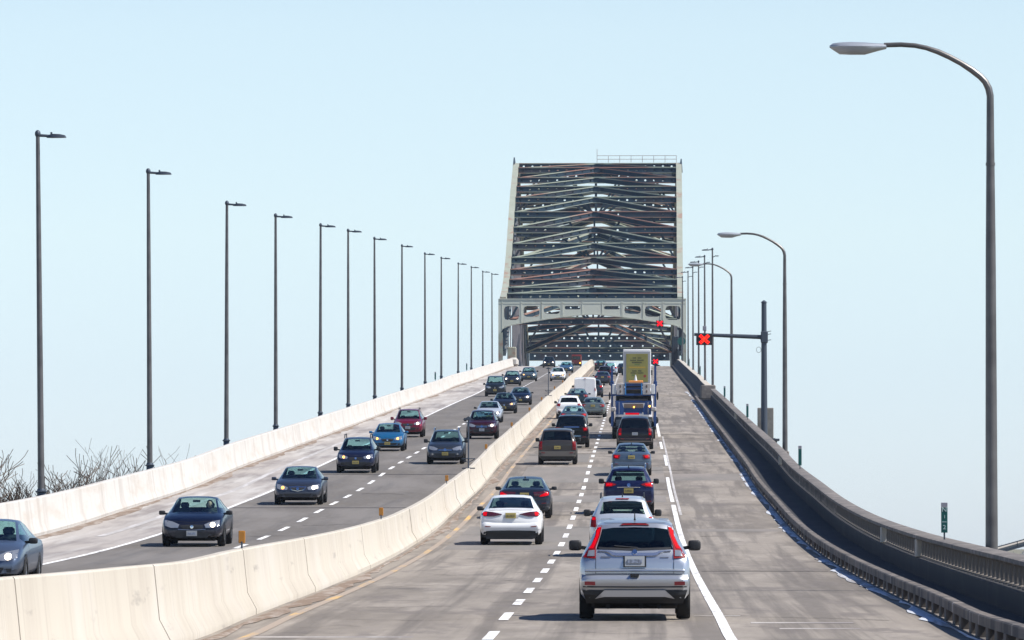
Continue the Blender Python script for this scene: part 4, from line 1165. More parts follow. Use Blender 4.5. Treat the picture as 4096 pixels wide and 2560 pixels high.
def person(c, sx, look=0.0, lab='', hands=True):
    """seated driver grown from one skin skeleton"""
    me = bpy.data.meshes.new('person')
    H = c.sz
    P = [(0, 0, .55), (0, .0, .80), (0, .02, 1.0), (0, .03, 1.07), (0, .05, 1.15), (0, .06, 1.24), (0, .05, 1.32),
         (-.19, .02, .98), (-.24, .22, .82), (-.15, .48, .93), (.19, .02, .98), (.24, .22, .82), (.15, .48, .93), (-.1, .4, .56), (.1, .4, .56), (0, .12, 1.20)]
    E = [(0, 1), (1, 2), (2, 3), (3, 4), (4, 5), (5, 6), (2, 7), (7, 8), (8, 9), (2, 10), (10, 11), (11, 12), (0, 13), (0, 14)]
    rad = [.15, .15, .13, .055, .065, .085, .06, .075, .05, .032, .075, .05, .032, .08, .08, .03]
    me.from_pydata(P[:15], E, []); o = bpy.data.objects.new('person', me); C.objects.link(o)
    md = o.modifiers.new('skin', 'SKIN')
    for i, v in enumerate(me.skin_vertices[0].data): v.radius = (rad[i]*1.0, rad[i]*.9); v.use_root = (i == 0)
    sb_ = o.modifiers.new('sub', 'SUBSURF'); sb_.levels = 1; sb_.render_levels = 1
    me.materials.append(mat('coat_dark', (.03, .03, .04), .8))
    b = MB(); b.ell((0, .075, 1.235), (.075, .085, .115), 12, 10); b.ell((0, .165, 1.225), (.012, .022, .02), 6, 4)
    for sg in (-1, 1): b.ell((sg*.078, .06, 1.23), (.012, .02, .03), 6, 4)
    f = b.build('face', mat('skin', (.45, .27, .19), .6), o)
    b = MB(); b.ell((0, .03, 1.28), (.09, .10, .10), 12, 8); b.build('hair', mat('hair_dark', (.02, .015, .012), .8), o)
    M = Matrix.LocRotScale(c.root.location, c.root.rotation_euler, None)
    o.matrix_world = M @ Matrix.Translation((sx, .16, (H-1)*1.1-.02))
    tag(o, lab, 'person')
    return o

# ---- right roadway, driving away ----
# nearest: silver SUV with pillar tail lights
c = Car('suv', 'suv', ('silver', (0.50, 0.53, 0.57)), gf='glass_mid', gr='glass_dark', gs='glass_dark', W=1.86, H=1.69, L=4.55, metal=.75, rough=.34)
RS = {}
c.dec('tail_light', [(.640, 1.55), (.655, 1.40), (.72, 1.25), (.80, 1.14), (.855, 1.04)], [(.545, 1.56), (.575, 1.40), (.645, 1.21), (.645, 1.12), (.645, 1.02)], M_red, 'r', .022, 16, 4, True)
c.dec('lamp_glow', [(.625, 1.53), (.65, 1.38), (.72, 1.24), (.77, 1.185)], [(.565, 1.53), (.60, 1.38), (.665, 1.23), (.69, 1.185)], M_redlit, 'r', .030, 10, 2, True)
c.dec('lamp_clear_lens', [(.665, 1.16), (.765, 1.15)], [(.665, 1.06), (.79, 1.06)], M_lens, 'r', .030, 5, 3, True)
c.dec('high_brake_light', [(-.20, 1.585), (0, 1.595), (.20, 1.585)], [(-.24, 1.567), (0, 1.573), (.24, 1.567)], M_red, 'r', .03, 8, 1)
c.dec('window_surround', [(-.60, 1.205), (0, 1.185), (.60, 1.205)], [(-.60, 1.175), (0, 1.150), (.60, 1.175)], M_black, 'r', .012, 12, 1)
c.dec('chrome_trim', [(-.60, 1.155), (-.42, 1.15), (-.34, 1.115), (.34, 1.115), (.42, 1.15), (.60, 1.155)], [(-.60, 1.14), (-.44, 1.13), (-.36, 1.065), (.36, 1.065), (.44, 1.13), (.60, 1.14)], mat('bright_trim', (.70, .72, .75), .22, .9), 'r', .03, 20, 2)
c.plate(0, .975, M_platew, 'r', .33, .165, .035)
c.dec('plate_frame', [(-.19, 1.07), (.19, 1.07)], [(-.19, .88), (.19, .88)], M_black, 'r', .028, 4, 1)
for x in (-.646, .646): c.dec('panel_gap', [(x-.004, 1.02), (x-.004, .50)], [(x+.004, 1.02), (x+.004, .50)], M_black, 'r', .004, 8, 1)
c.dec('tailgate_crease', [(-.82, .845), (0, .86), (.82, .845)], [(-.83, .80), (0, .805), (.83, .80)], c.P, 'r', [.0, .045, .05, .02], 18, 3)
c.dec('rear_bumper', [(-.88, .76), (-.64, .775), (.64, .775), (.88, .76)], [(-.885, .50), (-.64, .49), (.64, .49), (.885, .50)], c.P, 'r', [.0, .055, .085, .085, .075, .055, .03], 22, 6)
c.dec('bumper_step', [(-.86, .565), (0, .56), (.86, .565)], [(-.86, .545), (0, .54), (.86, .545)], M_black, 'r', .075, 18, 1)
c.dec('tow_cover', [(-.075, .765), (.075, .765)], [(-.07, .725), (.07, .725)], M_black, 'r', .10, 3, 1)
c.dec('reflector', [(.655, .64), (.83, .645)], [(.655, .58), (.83, .585)], M_darkred, 'r', .095, 5, 2, True)
c.dec('lower_bumper', [(-.87, .50), (.87, .50)], [(-.80, .28), (.80, .28)], M_black, 'r', .045, 16, 3)
c.dec('skid_plate', [(-.50, .50), (.50, .50)], [(-.66, .355), (-.5, .39), (.5, .39), (.66, .355)], mat('skid_silver', (.36, .34, .33), .45, .5), 'r', .065, 16, 3)
c.disc('badge', 0, 1.13, .04, M_chrome, 'r', .045)
c.dec('badge_letters', [(-.56, 1.055), (-.40, 1.055)], [(-.56, 1.03), (-.40, 1.03)], mat('badge_grey', (.30, .31, .33), .3, .8), 'r', .012, 4, 1)
c.dec('badge_letters', [(.42, 1.045), (.56, 1.045)], [(.42, 1.03), (.56, 1.03)], mat('badge_grey', (.30, .31, .33), .3, .8), 'r', .012, 4, 1)
c.dec('rear_wiper', [(-.34, 1.235), (.05, 1.205)], [(-.34, 1.222), (.05, 1.19)], M_black, 'r', .02, 6, 1)
c.dec('spoiler', [(-.56, 1.66), (0, 1.675), (.56, 1.66)], [(-.60, 1.60), (0, 1.60), (.60, 1.60)], c.P, 'r', .05, 14, 3)
c.wheels(.36, .235, yr=-1.30, yf=1.32); c.mirrors(1.21, M_black, .22, .18, y=.85, x=.87); c.cabin(); c.under(.19, .36, .2); c.antenna(-1.35, .12)
c.place(-.02, 97.6, label='big silver SUV with tall red pillar lights, nearest car in the right lane', cat='suv', group=GO)

c = Car('suv', 'suv', ('silver_white', (0.6, 0.65, 0.7)), gf='glass_clear', gr='glass_clear', gs='glass_mid', W=1.80, H=1.66, metal=.55)
c.dec('tail_light', [(.74, 1.10), (.86, 1.12)], [(.73, .80), (.90, .82)], M_red, 'r', .02, 5, 6, True)
c.dec('lamp_glow', [(.76, 1.08), (.84, 1.08)], [(.76, 1.01), (.85, 1.01)], M_redlit, 'r', .03, 4, 2, True)
c.dec('high_brake_light', [(-.19, 1.60), (.19, 1.60)], [(-.18, 1.577), (.18, 1.577)], M_red, 'r', .03, 6, 1)
c.plate(0, .90, M_platey, 'r'); c.dec('lower_bumper', [(-.82, .42), (.82, .42)], [(-.80, .26), (.80, .26)], M_black, 'r', .02, 14, 3)
finish(c, 1.16); c.rails(M_black); c.antenna(-1.5, .1)
c.place(-.37, 158, label='pale silver SUV with black roof rails, second car in the right lane', cat='suv', group=GO)

c = Car('suv', 'suv', ('deep_blue', (0.009, 0.014, 0.06)), gf='glass_clear', gr='glass_mid', gs='glass_dark', W=1.84, H=1.72)
c.dec('tail_light', [(.44, 1.05), (.62, 1.11), (.88, 1.14)], [(.50, 1.02), (.64, .97), (.87, .95)], M_red, 'r', .02, 8, 4, True)
c.dec('lamp_glow', [(.58, 1.07), (.82, 1.09)], [(.62, 1.01), (.82, .99)], M_redlit, 'r', .03, 6, 2, True)
c.disc('badge', 0, 1.03, .065, M_chrome, 'r', .03); c.dec('chrome_trim', [(-.42, .955), (0, .965), (.42, .955)], [(-.42, .935), (0, .945), (.42, .935)], M_chrome, 'r', .03, 10, 1)
c.plate(0, .83, M_platey, 'r', .34, .17); c.dec('tailgate_crease', [(-.84, .70), (.84, .70)], [(-.84, .64), (.84, .64)], c.P, 'r', .035, 14, 2)
c.dec('bumper_shadow_line', [(-.60, .60), (0, .57), (.60, .60)], [(-.60, .585), (0, .555), (.60, .585)], M_black, 'r', .01, 10, 1)
c.dec('lower_bumper', [(-.82, .42), (.82, .42)], [(-.80, .26), (.80, .26)], M_black, 'r', .02, 14, 3); c.dec('reflector', [(.60, .47), (.82, .48)], [(.60, .43), (.82, .44)], M_darkred, 'r', .026, 4, 1, True)
finish(c, 1.13); c.rails(M_chrome, h=.07); c.antenna(-1.6, .04)
c.place(-.26, 208, label='deep blue SUV with glowing tail lights, third vehicle in the right lane', cat='suv', group=GO)

c = Car('sedan', 'sedan', ('slate_blue', (0.075, 0.1125, 0.165)), gr='glass_clear', W=1.82, H=1.47); rear_sedan(c, 'plain', 1); finish(c, 1.0); c.antenna(-.9, .04)
c.disc('badge', 0, 1.0, .04, M_chrome, 'r', .02)
c.place(-.2, 262, label='slate blue sedan directly ahead of the deep blue SUV', group=GO)

c = Car('minivan', 'van', ('black_plum', (0.007, 0.006, 0.01)), gf='glass_mid', gr='glass_dark', gs='glass_dark', W=2.0, H=1.80)
rear_suv(c, 'tall', 1, M_platew, .98)
c.dec('rear_bumper', [(-.93, .62), (.93, .62)], [(-.93, .42), (.93, .42)], mat('tan_bumper', (.17, .14, .12), .5, .2), 'r', .05, 14, 3)
finish(c, 1.12); c.place(-.05, 313, label='black minivan with a tan bumper behind the blue car hauler', cat='minivan', group=GO)

# left lane of the right roadway
c = Car('sedan', 'sedan', ('white', (0.78, 0.79, 0.8)), gf='glass_clear', gr='glass_mid', W=1.84, H=1.47, metal=.0, rough=.3)
rear_sedan(c, 'slim', 1, M_platey, .40, 1.02)
c.dec('boot_lip', [(-.62, 1.085), (0, 1.10), (.62, 1.085)], [(-.64, 1.045), (0, 1.055), (.64, 1.045)], c.P, 'r', .05, 14, 2)
c.dec('plate_recess', [(-.24, .99), (.24, .99)], [(-.22, .80), (.22, .80)], mat('recess_white', (.5, .51, .53), .5), 'r', .002, 6, 2)
c.dec('bumper_top', [(-.84, .70), (-.5, .665), (0, .655), (.5, .665), (.84, .70)], [(-.88, .40), (-.62, .43), (0, .44), (.62, .43), (.88, .40)], c.P, 'r', [.0, .045, .06, .05, .03], 22, 4)
c.dec('diffuser', [(-.74, .33), (-.60, .42), (.60, .42), (.74, .33)], [(-.72, .2), (-.6, .18), (.6, .18), (.72, .2)], M_black, 'r', .055, 14, 3)
finish(c, 1.04); c.place(-3.73, 172, label='white sedan with slim red tail lights beside the median barrier', group=GO)

c = Car('sedan', 'sedan', ('ink_blue', (0.0175, 0.025, 0.0425)), gr='glass_clear', W=1.85, H=1.45); rear_sedan(c, 'cshape', 1, M_platey, .34, .99); finish(c, 1.0); c.antenna(-.9, .03)
c.place(-3.93, 203, label='ink blue sedan with C-shaped red tail lights, just ahead of the white sedan', group=GO)

c = Car('suv', 'square', ('grey_brown', (0.05, 0.045, 0.0425)), gf='glass_mid', gr='glass_dark', gs='glass_dark', W=1.88, H=1.76); rear_suv(c, 'tall', 0, M_platey, .96)
c.dec('rear_bumper', [(-.90, .66), (.90, .66)], [(-.90, .42), (.90, .42)], mat('bumper_grey', (.12, .11, .10), .6), 'r', .06, 14, 3)
finish(c, 1.16); c.place(-3.83, 280, label='boxy grey brown SUV in the left lane, beside the slate blue sedan', cat='suv', group=GO)

c = Car('pickup', 'square', ('black', (0.005, 0.006, 0.009)), gf='glass_mid', gr='glass_dark', gs='glass_dark', W=1.92, H=1.82); rear_suv(c, 'block', 1, M_platew, .98)
c.dec('chrome_trim', [(-.42, 1.13), (.42, 1.13)], [(-.42, 1.08), (.42, 1.08)], M_chrome, 'r', .04, 8, 1)
c.dec('step_bumper', [(-.5, .66), (.5, .66)], [(-.5, .60), (.5, .60)], mat('bumper_blue_chrome', (.2, .35, .55), .2, .9), 'r', .07, 8, 1)
finish(c, 1.22); c.place(-3.56, 317, label='black SUV with a chrome tailgate bar, left lane, beside the black minivan', cat='suv', group=GO)

def far_rear(kind, name, col, x, y, lab, gr='glass_mid', W=None, H=None, lit=0, metal=.35, cat='car', st=None, yaw=0):
    c = Car(name, kind, col, gf='glass_clear', gr=gr, gs='glass_mid', W=W, H=H, metal=metal, detail=False)
    if kind == 'sedan': rear_sedan(c, st or 'plain', lit)
    elif kind != 'boxvan': rear_suv(c, st or 'block', lit)
    finish(c, 1.0 if kind == 'sedan' else 1.15); c.place(x, y, label=lab, cat=cat, group=GO, yaw=yaw); return c
far_rear('sedan', 'sedan', ('teal_grey', (0.075, 0.12, 0.15)), -4.05, 373, 'teal grey sedan right ahead of the black SUV in the left lane', 'glass_clear', lit=1)
far_rear('suv', 'wagon', ('white', (0.78, 0.79, 0.8)), -4.75, 407, 'white wagon with a dark rear window, half hidden near the median', 'glass_dark', metal=0, cat='wagon')
far_rear('sedan', 'sedan', ('sage_grey', (0.12, 0.15, 0.15)), -3.05, 412, 'sage grey sedan straddling the lane dashes left of the car hauler', 'glass_clear', lit=0, yaw=-.02)
far_rear('sedan', 'sedan', ('dark_teal', (0.015, 0.035, 0.05)), -4.75, 463, 'dark teal sedan in front of the tall white van', 'glass_clear', W=1.8)
c = Car('cargo_van', 'boxvan', ('white', (0.78, 0.79, 0.8)), W=1.98, H=2.1, metal=0, detail=False)
c.dec('tail_light', [(.84, 1.25), (.93, 1.25)], [(.84, .95), (.93, .95)], M_red, 'r', .02, 3, 4, True); c.dec('door_gap', [(-.004, 1.95), (-.004, .5)], [(.004, 1.95), (.004, .5)], M_black, 'r', .004, 6, 1)
c.dec('high_brake_light', [(-.1, 2.08), (.1, 2.08)], [(-.1, 2.04), (.1, 2.04)], M_red, 'r', .03, 3, 1)
c.wheels(.34); c.mirrors(1.3, M_black); c.under(); c.place(-4.35, 490, label='tall white cargo van beside the median', cat='van', group=GO)
far_rear('suv', 'suv', ('dark_blue_grey', (0.02, 0.035, 0.05)), -3.9, 519, 'dark blue SUV with one bright brake light, ahead of the white van', 'glass_dark', lit=1, cat='suv')
far_rear('sedan', 'sedan', ('plum_grey', (0.035, 0.04, 0.06)), -3.56, 610, 'small dark plum sedan left of the yellow backed box truck', 'glass_mid')
far_rear('suv', 'suv', ('maroon_black', (0.025, 0.01, 0.015)), -3.6, 668, 'far dark maroon SUV near the crest, in the left lane', 'glass_dark', lit=1, cat='suv')
far_rear('suv', 'suv', ('silver_white', (0.6, 0.65, 0.7)), -3.2, 712, 'far pale SUV near the crest, with red lights on its right edge', 'glass_mid', lit=1, cat='suv', metal=.5, H=1.8)
far_rear('sedan', 'sedan', ('black_blue', (0.006, 0.01, 0.0175)), -4.9, 800, 'farthest dark car hugging the median at the crest')
far_rear('sedan', 'sedan', ('black_blue', (0.006, 0.01, 0.0175)), -1.6, 735, 'dark car peeking out left of the box truck', 'glass_dark')

# ---- left roadway, oncoming ----
c = Car('sedan', 'sedan', ('pale_blue', (.10, .135, .20)), W=1.82, H=1.46, metal=.6); front_sedan(c, (0, 2), 'bar', M_platew, .68, 1.2); finish(c, .99)
c.place(-13.95, 123, True, 'pale blue grey sedan cut off by the left edge of the picture', group=ON)

c = Car('sedan', 'sedan', ('navy', (0.004, 0.007, 0.0225)), W=1.84, H=1.46, metal=.2, gf='glass_clear', gr='glass_clear', gs='glass_clear')
front_sedan(c, (0, 2), 'bar', M_platew, .66, 1.1); finish(c, .98); c.place(-13.1, 170, True, 'navy sedan with clear windshield, largest whole oncoming car', group=ON)
nav = c
c.dec('grille_lip', [(-.40, .525), (0, .505), (.40, .525)], [(-.39, .51), (0, .49), (.39, .51)], mat('dark_chrome', (.2, .25, .4), .25, .9), 'f', .02, 10, 1)
person(c, -.38, lab='driver of the navy sedan, dark coat, seen through the windshield')
c = Car('sedan', 'sedan', ('steel_blue', (0.0375, 0.0475, 0.075)), W=1.84, H=1.45, metal=.5); front_sedan(c, (1, 2), 'shield', None, .68, 1.1)
c.disc('lamp_glow', -.70, .70, .05, M_lampwhite, 'f', .024)
finish(c, .98, c.P); c.place(-12.95, 220, True, 'steel blue sedan with shield grille and one amber lit headlight', group=ON)
c = Car('suv', 'suv', ('royal_dark', (0.01, 0.015, 0.0475)), W=1.82, H=1.62, metal=.4); front_sedan(c, (1, 2), 'bar', M_platey, .78); finish(c, 1.1)
c.rails(M_black, h=.12); c.dec('lower_cladding', [(-.80, .48), (.80, .48)], [(-.76, .33), (.76, .33)], M_black, 'f', .02, 12, 2)
c.place(-13.0, 266, True, 'dark blue SUV with black roof bars and two glowing headlights', 'suv', ON)
c = Car('sedan', 'sedan', ('bright_blue', (0.012, 0.128, 0.288)), W=1.78, H=1.48, metal=.4); front_sedan(c, (1, 1), 'bar', M_platey, .68, 1.1, M_lampwhite if False else M_lens); finish(c, 1.0, c.P)
c.place(-13.4, 309, True, 'bright blue sedan with orange lit headlights, between two SUVs', group=ON)
c = Car('suv', 'suv', ('red', (0.16, 0.0064, 0.028)), W=1.84, H=1.68, metal=.3); front_sedan(c, (0, 2), 'bar', M_platew, .84); finish(c, 1.12, c.P)
c.rails(M_black); c.place(-13.75, 345, True, 'crimson SUV behind the bright blue sedan', 'suv', ON)
c = Car('suv', 'suv', ('grey_blue', (0.0375, 0.05, 0.075)), W=1.82, H=1.66, metal=.5); front_sedan(c, (0, 0), 'chrome', M_platey, .78); finish(c, 1.12)
c.rails(M_chrome, h=.07); c.disc('fog_lamp', .62, .50, .05, M_lens, 'f', .02, mirror=True); c.place(-9.35, 281, True, 'grey blue SUV with chrome grille beside the thin median post', 'suv', ON)
c = Car('suv', 'suv', ('maroon', (0.0375, 0.004, 0.011)), W=1.86, H=1.70, metal=.3); front_sedan(c, (0, 2), 'chrome', M_platew, .80); finish(c, 1.14)
c.place(-9.15, 340, True, 'maroon SUV with chrome grille, upper lane by the median', 'suv', ON)
def far_front(kind, name, col, x, y, lab, glow=(0, 0), W=None, H=None, metal=.35, cat='car', gr='bar'):
    c = Car(name, kind, col, gf='glass_mid', gr='glass_clear', W=W, H=H, metal=metal, detail=False)
    front_sedan(c, glow, gr, M_platey, .68 if kind == 'sedan' else .80, 1.0); finish(c, 1.0 if kind == 'sedan' else 1.15)
    c.place(x, y, True, lab, cat, ON); return c
far_front('sedan', 'sedan', ('silver_light', (0.55, 0.6, 0.66)), -10.1, 393, 'pale silver sedan half hidden behind the maroon SUV', (0, 2), metal=.4)
far_front('sedan', 'sedan', ('charcoal_blue', (0.0125, 0.015, 0.025)), -9.9, 430, 'charcoal sedan with one orange headlight, behind the pale silver one', (0, 1), H=1.55)
far_front('sedan', 'sedan', ('midnight_blue', (0.005, 0.0125, 0.035)), -9.55, 472, 'midnight blue sedan alone in the lane by the median', (0, 2))
far_front('square', 'pickup', ('slate_dark', (0.0175, 0.025, 0.035)), -13.0, 527, 'dark slate SUV with a high bonnet, left lane ahead of two headlit cars', (0, 0), H=1.9, cat='suv')
far_front('suv', 'suv', ('navy_grey', (0.015, 0.0225, 0.04)), -13.1, 603, 'dark SUV with two bright headlights, behind the slate one', (2, 2), H=1.6, cat='suv')
far_front('suv', 'suv', ('teal_grey', (0.075, 0.12, 0.15)), -12.3, 655, 'teal grey SUV with warm headlights, near the far wall end', (1, 2), H=1.62, cat='suv')
far_front('sedan', 'hatchback', ('white', (0.78, 0.79, 0.8)), -8.95, 655, 'white roofed car with two yellow headlights beside the far median', (1, 1), metal=0, cat='hatchback', H=1.6)
far_front('sedan', 'sedan', ('sky_blue', (0.045, 0.12, 0.225)), -9.3, 762, 'small sky blue car near the crest by the median', (0, 2))
far_front('suv', 'suv', ('black_blue', (0.006, 0.01, 0.0175)), -12.9, 846, 'far black car with white headlights at the crest under the arch', (2, 2), cat='suv')

# red lorry coming over the crest
def lorry():
    r_ = empty('red_truck', (-9.75, 935, zr(935)-.05)); r_.scale = (.72, .8, .70); b = MB()
    b.bbox((0, 0, 1.75), (2.2, 2.4, 2.3), .15); b.build('cab', paint('truck_red', (.16, .015, .015), .1), r_)
    b = MB(); b.bbox((0, -1.19, 2.25), (1.8, .08, .75), .03); b.build('windshield', 'glass_dark', r_)
    b = MB(); b.bbox((0, 4.0, 1.9), (2.3, 5.2, 2.5), .05); b.build('cargo_box', paint('truck_red', (.28, .02, .02), .1), r_)
    b = MB(); b.bbox((0, -1.22, .75), (2.1, .12, .35), .04); b.build('bumper', M_black, r_)
    for x in (-.85, .85):
        b = MB(); b.ell((x, -1.25, 1.05), (.16, .05, .16)); b.build('headlight', M_lampwarm if x > 0 else M_lens, r_)
        for y in (.2, 4.5):
            b = MB(); b.lathe([(-.15, .3), (-.15, .48), (.15, .48), (.15, .3)], n=16); w_ = b.build('wheel', M_tyre, r_); w_.location = (x*1.05, y, .48)
    tag(r_, 'small red truck with an orange headlight coming over the crest', 'truck')
lorry()

# ---- box truck with a yellow poster on its doors ----
bt = empty('box_truck', (.12, 529, zr(529)), (grade(529), 0, 0)); tag(bt, 'tall white box truck with a yellow poster on its rear doors', 'truck')
b = MB(); b.bbox((0, 3.6, 2.72), (2.58, 7.2, 3.2), .04); b.build('cargo_box', M_white, bt)
b = MB(); b.bbox((0, -.015, 2.66), (2.44, .06, 2.98), .02); b.build('rear_frame', mat('frame_grey', (.34, .35, .38), .5, .3), bt)
b = MB(); b.bbox((0, -.06, 2.62), (2.02, .03, 2.62), .005); po = b.build('poster', mat('poster_yellow', (.24, .225, .06), .7, var=.12, scale=2), bt)
M_ptxt = mat('poster_lettering', (.06, .07, .03), .7)
def words(zv, lens, h, m=M_ptxt, dx=0):
    tot = sum(lens)+.12*(len(lens)-1); x = -tot/2+dx; b = MB()
    for l in lens:
        k = 0.0
        while k < l-.03:
            wl = rnd.uniform(.04, .08); hh = h*rnd.uniform(.7, 1.0)
            b.box((x+k+wl/2, -.079, zv+(hh-h)/2), (wl, .004, hh)); k += wl+.018
        x += l+.12
    b.build('lettering', m, po, smooth=False)
words(3.55, (.34, .34), .13); words(3.33, (.55, .62), .13); words(3.12, (.95,), .14); words(2.92, (.5,), .07, mat('poster_green_ink', (.05, .16, .05), .7))
words(2.34, (.4, .36), .13); words(2.15, (.5, .56), .11); words(1.95, (.25,), .1, mat('poster_green_ink', (.05, .16, .05), .7), -.35)
b = MB(); b.box((0, -.078, 2.66), (1.55, .004, .13)); b.build('ochre_band', mat('poster_ochre', (.42, .28, .03), .7), po, smooth=False)
b = MB(); b.lathe([(-.002, .001), (-.002, .13), (.002, .13)], n=14, axis='z'); q = b.build('red_seal', mat('poster_red', (.28, .04, .03), .7), po); q.rotation_euler = (PI/2, 0, 0); q.location = (.72, -.08, 1.85)
b = MB(); b.bbox((0, .25, 1.0), (2.4, .5, .22), .03); b.bbox((0, -.05, .62), (2.2, .15, .16), .03); b.build('rear_bumper', M_steeld, bt)
b = MB(); b.bbox((0, 8.3, 1.8), (2.3, 1.9, 2.3), .2); b.build('cab', M_white, bt)
for x in (-1.0, 1.0):
    for y in (1.4, 2.4, 8.2):
        b = MB(); b.lathe([(-.15, .3), (-.15, .47), (-.1, .5), (.1, .5), (.15, .47), (.15, .3)], n=18); w_ = b.build('wheel', M_tyre, bt); w_.location = (x, y, .5)
        b = MB(); b.lathe([(-.1, .001), (-.1, .3), (.1, .3), (.1, .001)], n=12); b.build('rim', M_pale, w_)
    b = MB(); b.bbox((x, -.06, .98), (.22, .06, .1), .02); b.build('tail_light', M_red, bt)
    b = MB(); b.bbox((x*1.38, 9.0, 2.1), (.16, .1, .5), .03); b.bar((x*1.1, 9, 2.2), (x*1.4, 9, 2.2), .04); b.build('side_mirror', M_black, bt)

# ---- blue car hauler trailer (empty) with its tractor ----
ch = empty('car_hauler', (-.13, 338, zr(338)), (grade(338), 0, 0)); tag(ch, 'empty blue car hauler trailer with pale end panels behind the black minivan', 'truck')
H_ = M_hauler
for s in (-1, 1):
    b = MB(); b.bar((s*1.28, .1, .75), (s*1.28, .1, 3.3), .13, .16, (0, 1, 0)); b.build('rear_post', H_, ch, smooth=False)
    b = MB(); b.bar((s*1.30, 4.2, 2.6), (s*1.30, 4.2, 4.3), .13, .13, (0, 1, 0)); b.bbox((s*1.30, 4.15, 3.25), (.22, .3, .3), .03); b.build('tall_post', H_, ch)
    b = MB(); b.bbox((s*.77, -.03, 2.98), (.46, .07, .68), .02); o = b.build('end_panel', M_pale, ch)
    b = MB()
    for dz in (-.14, .16): b.ell((s*.78, -.07, 2.98+dz), (.055, .02, .10), 10, 6)
    b.build('panel_slot', M_brown, o)
    b = MB(); b.bbox((s*1.15, .02, 2.96), (.24, .08, .58), .02); b.build('outer_panel', mat('outer_panel_white', (.62, .63, .64), .5), ch)
    b = MB(); b.bar((s*.48, -.06, 2.64), (s*.48, -.06, 3.34), .07, .07, (0, 1, 0)); b.build('inner_post', mat('hauler_light_blue', (.03, .20, .50), .4), ch, smooth=False)
    b = MB()   # tapered side frame plates of the lower deck
    b.add([(s*1.10, -.02, 2.28), (s*.72, -.02, 2.28), (s*.55, -.02, 1.75), (s*.60, -.02, 1.45), (s*1.05, -.02, 1.45), (s*1.10, .12, 2.28), (s*.72, .12, 2.28), (s*.55, .12, 1.75), (s*.60, .12, 1.45), (s*1.05, .12, 1.45)],
          [(0, 1, 2, 3, 4), (9, 8, 7, 6, 5), (0, 5, 6, 1), (1, 6, 7, 2), (2, 7, 8, 3), (3, 8, 9, 4), (4, 9, 5, 0)]); o = b.build('side_frame', H_, ch, smooth=False)
    b = MB(); b.bar((s*.86, -.05, 1.5), (s*.86, -.05, 2.2), .03, .03, (0, 1, 0)); b.build('frame_rod', M_pale, o, smooth=False)
    b = MB(); b.bbox((s*1.2, .1, 1.78), (.30, .5, .26), .05); b.build('fender', M_pale, ch)
    b = MB(); b.bar((s*1.18, .0, 2.55), (s*1.18, .0, 1.95), .08, .08, (0, 1, 0)); b.build('lift_cylinder', M_pale, ch, smooth=False)
    for y in (.9, 2.1):
        b = MB(); b.lathe([(-.26, .3), (-.26, .47), (-.22, .5), (.22, .5), (.26, .47), (.26, .3)], n=20); w_ = b.build('wheel', M_tyre, ch); w_.location = (s*1.02, y, .5)
        b = MB(); b.lathe([(-.2, .001), (-.2, .3), (.2, .3), (.2, .001)], n=12); b.build('rim', M_pale, w_)
    b = MB(); b.bar((s*1.27, .2, 1.0), (s*1.27, 15, 1.0), .15, .2); b.bar((s*1.27, .2, 2.62), (s*1.27, 15.5, 2.75), .12, .18)
    for y in (4.3, 8, 11.8, 15): b.bar((s*1.27, y, 1.0), (s*1.27, y, 2.7), .1, .1, (0, 1, 0))
    b.bar((s*1.27, 4.3, 1.0), (s*1.27, 8, 2.6), .08, .08); b.bar((s*1.27, 11.8, 1.0), (s*1.27, 8, 2.6), .08, .08)
    b.build('side_rail', H_, ch, smooth=False)
    b = MB(); b.ell((s*1.42, .6, 2.55), (.06, .05, .25)); b.build('marker_arm', M_black, ch)
    b = MB()
    b.ell((s*1.36, .3, 1.12), (.12, .05, .22), 10, 8); b.build('mud_flap', M_black, ch)
b = MB()
for z_, h in ((2.64, .12), (3.22, .14), (2.24, .1), (1.56, .10)): b.bar((-1.25 if z_ < 2.7 and z_ > 2.3 else -.5, .05, z_), (1.25 if z_ < 2.7 and z_ > 2.3 else .5, .05, z_), .1, h)
b.bar((-.95, .1, 2.2), (.95, .1, 2.2), .1, .12); b.bbox((0, .2, 1.72), (1.2, .2, .26), .02)
b.bar((-.6, .1, 2.98), (.6, .1, 3.02), .08, .12); b.build('cross_beam', H_, ch)
b = MB(); b.bbox((0, .25, 3.0), (.9, .05, .6), .01); b.bbox((0, .3, 2.42), (2.1, .3, .34), .03); b.build('deck_shadow_plate', M_under, ch)
b = MB(); b.bbox((0, .02, 1.98), (1.15, .05, .24), .02); b.bbox((0, .15, 2.33), (1.7, .05, .12), .01); b.bbox((0, .12, 2.93), (.8, .04, .06), .01); b.build('brown_panel', M_brown, ch)
b = MB(); b.bbox((-.08, -.06, 1.5), (.82, .05, .11), .02); b.build('red_light_bar', M_redlit, ch)
b = MB(); b.bbox((.13, .0, 3.41), (.86, .12, .13), .02); b.build('orange_bar', mat('orange_bar', (.85, .32, .08), .5), ch)
b = MB(); b.lathe([(0, .10), (.05, .09), (.35, .02), (.36, .001)], n=10, axis='z', c=(.12, .5, 3.45)); b.build('white_cone', M_white, ch)
b = MB(); b.ell((.02, -.08, 1.9), (.05, .03, .05)); b.ell((.95, -.1, 1.95), (.06, .03, .06)); b.build('marker_lamp', M_lampwarm, ch)
b = MB(); b.bbox((0, 8, 1.0), (2.3, 14, .12), .02); b.bbox((0, 8, 2.68), (2.1, 14, .06), .02); b.build('decks', M_under, ch)
b = MB(); b.bbox((0, 18.2, 1.7), (2.3, 2.2, 2.4), .2); b.build('tractor_cab', paint('tractor_white', (.6, .6, .62), 0), ch)
